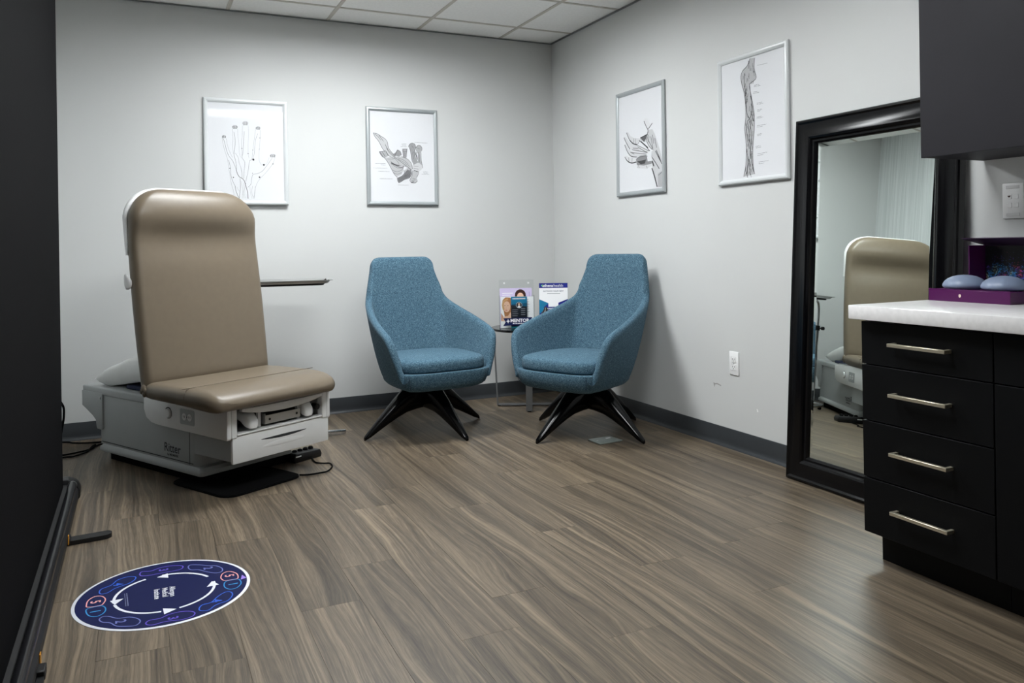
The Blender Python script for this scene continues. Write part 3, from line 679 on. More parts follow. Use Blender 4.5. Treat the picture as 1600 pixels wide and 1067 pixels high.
  (0.62,3.2,[(0.1443,-0.1034),(0.1485,-0.1051)]),
  (0.56,3.2,[(0.1497,-0.1028),(0.1551,-0.1054)]),
  (0.62,3.2,[(0.1587,-0.104),(0.1641,-0.105)]),
  (0.58,3.2,[(0.1653,-0.1042),(0.1707,-0.1056)]),
  (0.56,3.2,[(0.1726,-0.1036),(0.1756,-0.1052)]),
  (0.63,3.2,[(0.1322,-0.1127),(0.1376,-0.1133)]),
  (0.61,3.2,[(0.1394,-0.1122),(0.1424,-0.1143)]),
  (0.55,3.2,[(0.1436,-0.1133),(0.1478,-0.1137)]),
  (0.57,3.2,[(0.1514,-0.1131),(0.1556,-0.1145)]),
  (0.6,3.2,[(0.1568,-0.1119),(0.161,-0.1138)]),
  (0.63,3.2,[(0.1628,-0.1127),(0.1658,-0.1137)]),
  (0.62,3.2,[(0.1694,-0.1129),(0.1736,-0.1142)]),
  (0.63,3.2,[(0.1754,-0.1122),(0.1796,-0.1138)]),
  (0.58,3.2,[(0.1815,-0.113),(0.1832,-0.1149)]),
 ],
 'hand_shaded': [
  (0.88,-1,[(0.0452,0.1173),(0.0584,0.1332),(0.0791,0.1243),(0.0993,0.0996),(0.1112,0.081),(0.0899,0.06),(0.0654,0.0828)]),
  (0.8,-1,[(0.0856,0.0558),(0.1311,0.0543),(0.1547,0.0224),(0.1777,-0.0233),(0.2081,-0.0837),(0.2264,-0.1422),(0.2333,-0.1804),(0.2263,-0.2948),(0.1745,-0.2924),(0.1248,-0.1748),(0.1224,-0.1123),(0.1357,-0.0754),(0.0711,-0.0148),(-0.0093,0.005),(0.0041,0.0204),(0.0723,0.0286)]),
  (0.84,-1,[(-0.143,0.0722),(-0.1268,0.07),(-0.1006,0.044),(-0.0655,0.027),(-0.0046,0.0167),(-0.0273,-0.0199),(-0.0709,-0.0071),(-0.1102,0.0202)]),
  (0.84,-1,[(-0.173,0.0459),(-0.1548,0.0435),(-0.1106,0.0077),(-0.0709,-0.0096),(0.0026,-0.0308),(0.0782,-0.0616),(0.0859,-0.0842),(0.0016,-0.0699),(-0.0677,-0.0522),(-0.1207,-0.0311),(-0.1557,0.0133)]),
  (0.84,-1,[(-0.1671,-0.0029),(-0.1516,-0.0023),(-0.1208,-0.0361),(-0.0679,-0.0572),(0.0692,-0.0848),(0.0604,-0.0984),(-0.0338,-0.0956),(-0.0953,-0.084),(-0.1393,-0.0491)]),
  (0.86,-1,[(-0.1656,-0.0764),(-0.149,-0.0732),(-0.1133,-0.0871),(-0.0426,-0.0971),(-0.0302,-0.1206),(-0.0875,-0.1247),(-0.132,-0.1102)]),
  (0.55,-1,[(-0.0428,-0.1045),(0.001,-0.0895),(0.069,-0.092),(0.0804,-0.1319),(0.126,-0.1318),(0.1214,-0.1505),(0.0419,-0.1547),(-0.0269,-0.1604),(-0.039,-0.1246)]),
  (0.25,-1,[(-0.0302,-0.1206),(0.0088,-0.1197),(0.064,-0.1181),(0.0508,-0.141),(0.0082,-0.1417)]),
  (0.35,-1,[(0.0041,0.0204),(0.0806,0.0275),(0.0892,0.036),(0.0459,-0.0117),(0.0208,0.0061)]),
  (0.85,-1,[(-0.0308,-0.1427),(0.042,-0.1523),(0.1255,-0.1485),(0.121,-0.1624),(0.0667,-0.1741),(-0.0227,-0.1632)]),
  (0.7,-1,[(0.1807,-0.2133),(0.2328,-0.1991),(0.2279,-0.2926),(0.1826,-0.2916)]),
  (0.6,6,[(0.0712,-0.01),(0.0954,-0.0419),(0.1278,-0.065)]),
  (0.6,6,[(0.084,-0.002),(0.1201,-0.0449),(0.1359,-0.0683)]),
  (0.6,6,[(0.1135,0.0135),(0.1249,-0.0215),(0.1345,-0.061)]),
  (0.6,6,[(0.1302,0.0209),(0.145,-0.0336)]),
  (0.6,6,[(0.1541,-0.0013),(0.1727,-0.0607)]),
  (0.6,6,[(0.0853,0.0461),(0.0631,0.0007)]),
  (0.6,6,[(0.089,0.0264),(0.0714,-0.0052)]),
  (0.6,6,[(0.097,0.0157),(0.0878,-0.0169)]),
  (0.28,6,[(0.0452,0.1148),(0.0638,0.0854),(0.0856,0.0558),(0.0851,0.0365)]),
  (0.28,6,[(0.132,0.09),(0.1068,0.0721),(0.0857,0.0582)]),
  (0.28,6,[(-0.1431,0.0697),(-0.1102,0.0202),(-0.0709,-0.0071),(-0.0317,-0.0193)]),
  (0.28,6,[(-0.1731,0.0434),(-0.1467,0.0072),(-0.1074,-0.0377)]),
  (0.28,6,[(-0.1653,-0.0032),(-0.1347,-0.0496),(-0.0952,-0.0815),(-0.0338,-0.0931)]),
  (0.28,6,[(-0.1656,-0.0789),(-0.132,-0.1102),(-0.0875,-0.1257),(-0.039,-0.1237)]),
  (0.28,6,[(0.1207,-0.1744),(0.1401,-0.2144),(0.1592,-0.259),(0.1721,-0.2908)]),
  (0.28,6,[(0.004,0.018),(0.0849,0.0317)]),
  (0.28,6,[(-0.0093,0.005),(0.0455,-0.0262),(0.1029,-0.0717)]),
  (0.28,6,[(0.012,-0.0026),(0.0868,-0.0506)]),
  (0.28,6,[(0.1265,-0.1127),(0.1583,-0.1447),(0.1974,-0.1864)]),
  (0.28,6,[(0.1683,-0.0744),(0.1992,-0.1205),(0.222,-0.1605)]),
  (0.28,6,[(0.1301,-0.1322),(0.1455,-0.1672)]),
  (0.28,6,[(0.1601,-0.0782),(0.2066,-0.1401)]),
  (0.5,4.5,[(-0.0274,-0.0223),(0.028,-0.0436),(0.0946,-0.0707)]),
  (0.5,4.5,[(-0.0234,-0.0326),(0.0444,-0.065),(0.0778,-0.0761)]),
  (0.5,4.5,[(-0.0852,-0.0427),(-0.0068,-0.0592),(0.0777,-0.0785)]),
  (0.5,4.5,[(-0.0946,-0.0591),(-0.0072,-0.0739),(0.0691,-0.0872)]),
  (0.5,4.5,[(-0.034,-0.1005),(0.018,-0.0962),(0.0688,-0.0969)]),
  (0.5,4.5,[(-0.0051,-0.0005),(-0.0274,-0.0223)]),
  (0.5,4.5,[(-0.0656,0.0245),(-0.0709,-0.0071)]),
  (0.5,4.5,[(-0.0481,0.0208),(-0.049,-0.0138)]),
  (0.5,4.5,[(-0.1222,-0.0861),(-0.1185,-0.1116)]),
  (0.5,4.5,[(-0.0822,-0.0929),(-0.0874,-0.1197)]),
  (0.5,4.5,[(-0.0761,-0.0338),(-0.015,-0.0435)]),
  (0.5,4.5,[(-0.1034,-0.0556),(-0.0595,-0.073)]),
  (0.5,4.5,[(0.1837,-0.0999),(0.2143,-0.1503)]),
  (0.5,4.5,[(0.1276,-0.0745),(0.1224,-0.1123)]),
  (0.5,4.5,[(0.0772,-0.0978),(0.0596,-0.125)]),
  (0.5,4.5,[(-0.0177,-0.1416),(-0.0096,-0.162)]),
  (0.5,4.5,[(0.0672,-0.1548),(0.0751,-0.1725)]),
  (0.5,4.5,[(0.1884,-0.2234),(0.2207,-0.2074)]),
  (0.2,10,[(0.1248,-0.1772),(0.1442,-0.2148),(0.1617,-0.2568),(0.1738,-0.29)]),
  (0.15,9,[(0.0137,-0.0052),(0.0455,-0.0262),(0.0827,-0.0501)]),
  (0.15,10,[(0.1275,-0.1367),(0.1415,-0.1644)]),
  (0.2,8,[(-0.1102,0.0202),(-0.0709,-0.0071),(-0.0299,-0.0181)]),
  (0.2,7,[(-0.1542,-0.0928),(-0.1275,-0.1117),(-0.0875,-0.1237),(-0.0433,-0.1217)]),
 ],
 'arm_muscles': [
  (0.74,-1,[(-0.0094,0.2925),(0.0219,0.2881),(0.0189,0.2378),(0.0329,0.1903),(0.0131,0.1755),(-0.0142,0.1633),(-0.0087,0.1247),(0.0044,0.0724),(0.0164,0.0082),(0.0145,-0.0724),(0.0037,-0.1582),(0.0046,-0.2331),(0.0142,-0.2838),(-0.0639,-0.2909),(-0.0479,-0.2342),(-0.0426,-0.1654),(-0.0451,-0.1147),(-0.0528,-0.0505),(-0.044,0.0113),(-0.0462,0.0747),(-0.0559,0.1332),(-0.0733,0.1808),(-0.0771,0.2165),(-0.0626,0.2421),(-0.0301,0.2605)]),
  (0.25,4,[(-0.0094,0.2925),(-0.0301,0.2605),(-0.0626,0.2421),(-0.0771,0.2165),(-0.0715,0.1773),(-0.0559,0.1332),(-0.0462,0.0747),(-0.044,0.0113),(-0.0528,-0.0505),(-0.0451,-0.1147),(-0.0426,-0.1654),(-0.0479,-0.2342),(-0.0639,-0.2909)]),
  (0.25,4,[(0.0219,0.2881),(0.0189,0.2378),(0.0329,0.1903),(0.0131,0.1755),(-0.0142,0.1633),(-0.0087,0.1247),(0.0044,0.0724),(0.0164,0.0082),(0.0145,-0.0724),(0.0037,-0.1582),(0.0046,-0.2331),(0.0142,-0.2838)]),
  (0.25,4,[(-0.0491,0.2267),(-0.0521,0.1768),(-0.0451,0.125),(-0.0408,0.0738),(-0.0356,0.0226),(-0.018,-0.0052)]),
  (0.25,4,[(-0.0142,0.1633),(-0.0065,0.1055),(0.0013,0.0542),(-0.0022,0.0174),(-0.018,-0.0052),(-0.0319,-0.0157)]),
  (0.25,4,[(-0.0319,-0.0157),(-0.04,-0.0523),(-0.0339,-0.1035),(-0.0215,-0.1552)]),
  (0.25,4,[(-0.018,-0.0052),(-0.0102,-0.0565),(-0.0024,-0.1075),(-0.0059,-0.1446)]),
  (0.25,4,[(-0.0022,0.0174),(0.013,-0.0224)]),
  (0.25,4,[(-0.0092,-0.0128),(0.0053,-0.0462)]),
  (0.25,4,[(-0.0276,-0.0289),(-0.02,-0.0927),(-0.0123,-0.1501),(-0.0163,-0.206)]),
  (0.25,4,[(-0.0399,-0.1657),(-0.032,-0.2169),(-0.0425,-0.2788)]),
  (0.25,4,[(-0.0038,-0.1698),(-0.0049,-0.2197),(0.0073,-0.2708)]),
  (0.25,4,[(-0.0226,-0.2053),(-0.0155,-0.2875)]),
  (0.25,4,[(-0.0277,-0.2299),(-0.0472,-0.2847)]),
  (0.25,4,[(-0.0392,0.1428),(-0.042,0.0992),(-0.0377,0.0481)]),
  (0.33,3,[(-0.0148,0.2824),(-0.0162,0.2688)]),
  (0.42,3,[(-0.0221,0.2839),(-0.0181,0.2583)]),
  (0.37,3,[(0.0077,0.265),(0.0077,0.2492)]),
  (0.33,3,[(-0.0178,0.2705),(-0.0215,0.2443)]),
  (0.54,3,[(0.0101,0.2521),(0.013,0.237)]),
  (0.49,3,[(-0.0121,0.2568),(-0.0102,0.2307)]),
  (0.33,3,[(0.012,0.2392),(0.0127,0.2166)]),
  (0.35,3,[(-0.004,0.2425),(-0.0046,0.2299)]),
  (0.56,3,[(0.0176,0.2256),(0.0177,0.2094)]),
  (0.47,3,[(0.0154,0.2261),(0.0189,0.1999)]),
  (0.42,3,[(-0.0189,0.2206),(-0.0183,0.2019)]),
  (0.39,3,[(-0.0488,0.2266),(-0.0457,0.2139)]),
  (0.49,3,[(-0.0591,0.216),(-0.062,0.1961)]),
  (0.4,3,[(-0.0224,0.2087),(-0.0173,0.1931)]),
  (0.36,3,[(-0.0277,0.1972),(-0.0266,0.181)]),
  (0.52,3,[(-0.0326,0.1982),(-0.035,0.1778)]),
  (0.33,3,[(0.0139,0.1766),(0.0089,0.1625)]),
  (0.48,3,[(0.0021,0.1789),(-0.0011,0.1627)]),
  (0.44,3,[(-0.0433,0.1751),(-0.0489,0.1529)]),
  (0.59,3,[(-0.0154,0.1697),(-0.0134,0.1419)]),
  (0.39,3,[(-0.0499,0.1637),(-0.0453,0.1383)]),
  (0.58,3,[(-0.0345,0.1608),(-0.0338,0.1355)]),
  (0.36,3,[(-0.0394,0.1491),(-0.0403,0.1356)]),
  (0.59,3,[(-0.0359,0.1485),(-0.038,0.1374)]),
  (0.35,3,[(-0.0494,0.1384),(-0.0467,0.1203)]),
  (0.33,3,[(-0.0398,0.1366),(-0.035,0.1172)]),
  (0.32,3,[(-0.0433,0.1246),(-0.0485,0.1113)]),
  (0.34,3,[(-0.025,0.1214),(-0.0304,0.1027)]),
  (0.6,3,[(-0.032,0.11),(-0.0366,0.0905)]),
  (0.42,3,[(-0.0097,0.1061),(-0.0049,0.086)]),
  (0.42,3,[(-0.0326,0.0976),(-0.0381,0.08)]),
  (0.57,3,[(-0.0323,0.0975),(-0.0291,0.0772)]),
  (0.38,3,[(-0.0419,0.0866),(-0.045,0.0722)]),
  (0.56,3,[(-0.0333,0.0851),(-0.0375,0.0736)]),
  (0.47,3,[(-0.0041,0.0676),(0.0008,0.0488)]),
  (0.5,3,[(-0.0052,0.0678),(-0.0026,0.0436)]),
  (0.33,3,[(-0.0151,0.057),(-0.0188,0.0315)]),
  (0.58,3,[(0.006,0.0535),(0.0037,0.0316)]),
  (0.49,3,[(0.0005,0.0419),(0.0034,0.0213)]),
  (0.51,3,[(-0.007,0.0431),(-0.0101,0.0168)]),
  (0.32,3,[(0.0083,0.0282),(0.0127,0.0001)]),
  (0.31,3,[(-0.0066,0.0306),(-0.0026,0.0165)]),
  (0.5,3,[(0.0087,0.0157),(0.0037,0.0024)]),
  (0.47,3,[(-0.0086,0.0184),(-0.0066,-0.0089)]),
  (0.3,3,[(-0.0307,0.0092),(-0.0264,-0.0029)]),
  (0.33,3,[(0.0036,0.004),(0.0064,-0.0208)]),
  (0.47,3,[(0.0059,-0.0088),(0.0096,-0.024)]),
  (0.4,3,[(-0.0067,-0.0069),(-0.003,-0.0318)]),
  (0.46,3,[(-0.0192,-0.0176),(-0.0246,-0.0287)]),
  (0.45,3,[(-0.0116,-0.0187),(-0.0082,-0.0407)]),
  (0.41,3,[(-0.04,-0.0271),(-0.0375,-0.0477)]),
  (0.55,3,[(-0.0479,-0.026),(-0.0446,-0.0392)]),
  (0.41,3,[(-0.0153,-0.0432),(-0.0126,-0.0601)]),
  (0.45,3,[(-0.0344,-0.0405),(-0.0296,-0.0541)]),
  (0.49,3,[(-0.042,-0.052),(-0.0383,-0.0726)]),
  (0.56,3,[(-0.0223,-0.0548),(-0.0196,-0.0676)]),
  (0.36,3,[(0.0053,-0.0711),(0.0026,-0.096)]),
  (0.54,3,[(-0.0202,-0.0676),(-0.0244,-0.0931)]),
  (0.34,3,[(-0.0343,-0.0783),(-0.0347,-0.0953)]),
  (0.57,3,[(-0.0138,-0.081),(-0.0118,-0.0926)]),
  (0.46,3,[(-0.027,-0.0918),(-0.0277,-0.1152)]),
  (0.32,3,[(-0.0173,-0.0931),(-0.0207,-0.1183)]),
  (0.53,3,[(-0.0247,-0.1047),(-0.02,-0.1272)]),
  (0.48,3,[(-0.0069,-0.1069),(-0.0095,-0.1333)]),
  (0.57,3,[(-0.0189,-0.1179),(-0.0215,-0.1436)]),
  (0.48,3,[(-0.001,-0.1202),(-0.002,-0.1337)]),
  (0.41,3,[(-0.0069,-0.1319),(-0.0055,-0.1456)]),
  (0.34,3,[(-0.038,-0.1281),(-0.035,-0.1428)]),
  (0.41,3,[(-0.0013,-0.1451),(-0.0009,-0.1623)]),
  (0.33,3,[(-0.0139,-0.1436),(-0.0156,-0.1705)]),
  (0.5,3,[(-0.0342,-0.1538),(-0.0364,-0.1699)]),
  (0.31,3,[(-0.0413,-0.1529),(-0.037,-0.1789)]),
  (0.54,3,[(-0.0064,-0.1695),(-0.0019,-0.1839)]),
  (0.45,3,[(-0.0162,-0.1684),(-0.016,-0.1956)]),
  (0.59,3,[(-0.0085,-0.1818),(-0.0132,-0.2035)]),
  (0.52,3,[(-0.0123,-0.1813),(-0.0117,-0.2067)]),
  (0.58,3,[(-0.0294,-0.192),(-0.031,-0.2133)]),
  (0.51,3,[(-0.0027,-0.1949),(-0.0051,-0.2098)]),
  (0.49,3,[(-0.0287,-0.2047),(-0.0239,-0.2317)]),
  (0.42,3,[(-0.0253,-0.205),(-0.0223,-0.2214)]),
  (0.3,3,[(-0.0251,-0.2176),(-0.029,-0.2377)]),
  (0.48,3,[(-0.0124,-0.2189),(-0.0145,-0.246)]),
  (0.35,3,[(-0.0158,-0.2311),(-0.0211,-0.2583)]),
  (0.58,3,[(0.0005,-0.2327),(0.0013,-0.2493)]),
  (0.38,3,[(-0.0478,-0.2405),(-0.0515,-0.2673)]),
  (0.53,3,[(0.0014,-0.2453),(-0.0027,-0.2601)]),
  (0.58,3,[(-0.0352,-0.2543),(-0.0395,-0.2787)]),
  (0.46,3,[(-0.0118,-0.2565),(-0.0072,-0.2726)]),
  (0.35,3,[(-0.0217,-0.2681),(-0.0263,-0.2795)]),
  (0.34,3,[(-0.0345,-0.267),(-0.0399,-0.2947)]),
  (0.57,3,[(-0.0364,-0.2794),(-0.0348,-0.3033)]),
  (0.59,3,[(-0.0139,-0.2814),(-0.0104,-0.3051)]),
  (0.56,2.6,[(0.0413,0.2484),(0.0474,0.2464)]),
  (0.59,2.6,[(0.0501,0.2467),(0.0562,0.2454)]),
  (0.58,2.6,[(0.0615,0.2474),(0.0675,0.2453)]),
  (0.52,2.6,[(0.0728,0.2464),(0.0771,0.2443)]),
  (0.51,2.6,[(0.0788,0.2454),(0.0866,0.2445)]),
  (0.56,2.6,[(0.0918,0.245),(0.0978,0.2443)]),
  (0.5,2.6,[(0.103,0.2456),(0.1089,0.2429)]),
  (0.51,2.6,[(0.1115,0.2441),(0.1123,0.2444)]),
  (0.54,2.6,[(0.0188,0.1544),(0.0267,0.1514)]),
  (0.57,2.6,[(0.0295,0.154),(0.0374,0.1522)]),
  (0.54,2.6,[(0.0427,0.1538),(0.0505,0.1507)]),
  (0.56,2.6,[(0.0169,0.1476),(0.0231,0.146)]),
  (0.51,2.6,[(0.0249,0.1485),(0.031,0.1457)]),
  (0.51,2.6,[(0.0337,0.1467),(0.0381,0.1455)]),
  (0.54,2.6,[(0.0434,0.1459),(0.0513,0.1446)]),
  (0.52,2.6,[(0.0531,0.1468),(0.0609,0.144)]),
  (0.57,2.6,[(0.0127,0.1212),(0.0171,0.1198)]),
  (0.54,2.6,[(0.0198,0.1214),(0.0278,0.1187)]),
  (0.52,2.6,[(0.0296,0.1203),(0.0375,0.1186)]),
  (0.52,2.6,[(0.0428,0.1202),(0.0446,0.1196)]),
  (0.5,2.6,[(0.0108,0.1151),(0.017,0.1124)]),
  (0.58,2.6,[(0.0197,0.1145),(0.0276,0.1131)]),
  (0.58,2.6,[(0.033,0.1143),(0.0374,0.1123)]),
  (0.55,2.6,[(0.0401,0.1144),(0.0462,0.1127)]),
  (0.56,2.6,[(0.048,0.114),(0.0514,0.113)]),
  (0.59,2.6,[(0.0362,0.0628),(0.0424,0.0617)]),
  (0.57,2.6,[(0.0477,0.0623),(0.052,0.0615)]),
  (0.58,2.6,[(0.0538,0.0626),(0.0616,0.0612)]),
  (0.59,2.6,[(0.0634,0.0627),(0.0712,0.062)]),
  (0.58,2.6,[(0.0352,0.0569),(0.0431,0.0551)]),
  (0.51,2.6,[(0.0484,0.0571),(0.0545,0.055)]),
  (0.56,2.6,[(0.0572,0.056),(0.065,0.0551)]),
  (0.58,2.6,[(0.0702,0.0561),(0.0745,0.0546)]),
  (0.58,2.6,[(0.0798,0.0552),(0.0815,0.0554)]),
  (0.52,2.6,[(0.0373,0.0299),(0.0434,0.028)]),
  (0.56,2.6,[(0.046,0.0293),(0.0521,0.0273)]),
  (0.53,2.6,[(0.0574,0.0295),(0.0652,0.0275)]),
  (0.56,2.6,[(0.067,0.0287),(0.0705,0.028)]),
  (0.54,2.6,[(0.0371,0.0231),(0.0432,0.0216)]),
  (0.59,2.6,[(0.0459,0.0223),(0.0537,0.021)]),
  (0.52,2.6,[(0.0556,0.0238),(0.0599,0.0218)]),
  (0.53,2.6,[(0.0347,-0.0059),(0.0426,-0.0075)]),
  (0.57,2.6,[(0.0453,-0.0056),(0.0496,-0.0073)]),
  (0.54,2.6,[(0.0523,-0.0062),(0.0566,-0.0076)]),
  (0.57,2.6,[(0.0584,-0.0058),(0.0662,-0.0072)]),
  (0.6,2.6,[(0.0337,-0.0116),(0.038,-0.0132)]),
  (0.57,2.6,[(0.0434,-0.0112),(0.0512,-0.0135)]),
  (0.51,2.6,[(0.0539,-0.0121),(0.06,-0.0138)]),
  (0.56,2.6,[(0.0626,-0.0111),(0.0687,-0.0137)]),
  (0.58,2.6,[(0.0739,-0.0113),(0.0765,-0.0122)]),
  (0.52,2.6,[(0.0355,-0.0483),(0.0416,-0.0496)]),
  (0.59,2.6,[(0.0434,-0.0474),(0.0478,-0.0498)]),
  (0.58,2.6,[(0.0495,-0.0485),(0.0574,-0.0497)]),
  (0.53,2.6,[(0.0627,-0.0479),(0.0687,-0.0503)]),
  (0.53,2.6,[(0.0705,-0.0487),(0.0765,-0.0496)]),
  (0.51,2.6,[(0.0791,-0.0487),(0.0834,-0.0496)]),
  (0.51,2.6,[(0.0852,-0.0485),(0.0929,-0.0506)]),
  (0.59,2.6,[(0.0981,-0.0487),(0.0998,-0.0503)]),
  (0.57,2.6,[(0.0345,-0.0547),(0.0388,-0.0567)]),
  (0.55,2.6,[(0.0441,-0.0552),(0.0502,-0.0578)]),
  (0.55,2.6,[(0.0555,-0.0551),(0.0633,-0.057)]),
  (0.55,2.6,[(0.066,-0.0553),(0.072,-0.0576)]),
  (0.57,2.6,[(0.0363,-0.0904),(0.0424,-0.0922)]),
  (0.51,2.6,[(0.0451,-0.0909),(0.053,-0.0915)]),
  (0.55,2.6,[(0.0556,-0.0895),(0.0634,-0.0918)]),
  (0.56,2.6,[(0.0661,-0.0902),(0.0678,-0.0908)]),
  (0.54,2.6,[(0.0362,-0.0964),(0.0405,-0.0987)]),
  (0.6,2.6,[(0.0432,-0.0969),(0.0476,-0.0979)]),
  (0.53,2.6,[(0.0529,-0.096),(0.0589,-0.0984)]),
  (0.56,2.6,[(0.0607,-0.096),(0.0624,-0.0972)]),
  (0.51,2.6,[(0.0243,-0.1499),(0.0305,-0.1503)]),
  (0.6,2.6,[(0.0323,-0.1482),(0.0402,-0.1499)]),
  (0.52,2.6,[(0.0429,-0.148),(0.0508,-0.1498)]),
  (0.52,2.6,[(0.0561,-0.1479),(0.0586,-0.1492)]),
  (0.51,2.6,[(0.026,-0.156),(0.0339,-0.1572)]),
  (0.54,2.6,[(0.0366,-0.1551),(0.0445,-0.1572)]),
  (0.55,2.6,[(0.0471,-0.1556),(0.0532,-0.1573)]),
  (0.58,2.6,[(0.0559,-0.1557),(0.0602,-0.1566)]),
  (0.6,2.6,[(0.0377,-0.186),(0.0438,-0.1871)]),
  (0.58,2.6,[(0.0464,-0.1868),(0.0525,-0.1877)]),
  (0.54,2.6,[(0.0543,-0.1866),(0.0604,-0.1871)]),
  (0.51,2.6,[(0.0657,-0.1863),(0.07,-0.1878)]),
  (0.52,2.6,[(0.0726,-0.1849),(0.0786,-0.1877)]),
  (0.58,2.6,[(0.0804,-0.1853),(0.0864,-0.1869)]),
  (0.6,2.6,[(0.0916,-0.185),(0.0993,-0.1866)]),
  (0.51,2.6,[(0.1019,-0.1853),(0.1036,-0.1861)]),
  (0.53,2.6,[(0.0357,-0.1949),(0.0418,-0.196)]),
  (0.53,2.6,[(0.0445,-0.1949),(0.0524,-0.1957)]),
  (0.59,2.6,[(0.0542,-0.1936),(0.0602,-0.1952)]),
  (0.59,2.6,[(0.0629,-0.1935),(0.0707,-0.195)]),
  (0.55,2.6,[(0.0733,-0.1927),(0.075,-0.194)]),
  (0.58,2.6,[(0.0455,-0.227),(0.0516,-0.2291)]),
  (0.5,2.6,[(0.0569,-0.2272),(0.0647,-0.2282)]),
  (0.54,2.6,[(0.0673,-0.228),(0.0734,-0.2283)]),
  (0.51,2.6,[(0.0786,-0.2275),(0.0846,-0.2283)]),
  (0.54,2.6,[(0.0873,-0.2261),(0.0932,-0.2281)]),
  (0.52,2.6,[(0.0984,-0.2265),(0.1043,-0.2284)]),
  (0.57,2.6,[(0.1095,-0.2256),(0.1112,-0.2279)]),
  (0.52,2.6,[(0.0453,-0.2354),(0.0532,-0.2374)]),
  (0.57,2.6,[(0.0584,-0.236),(0.0628,-0.2375)]),
  (0.58,2.6,[(0.0654,-0.2355),(0.0697,-0.2369)]),
  (0.57,2.6,[(0.0749,-0.236),(0.081,-0.2361)]),
 ],
}
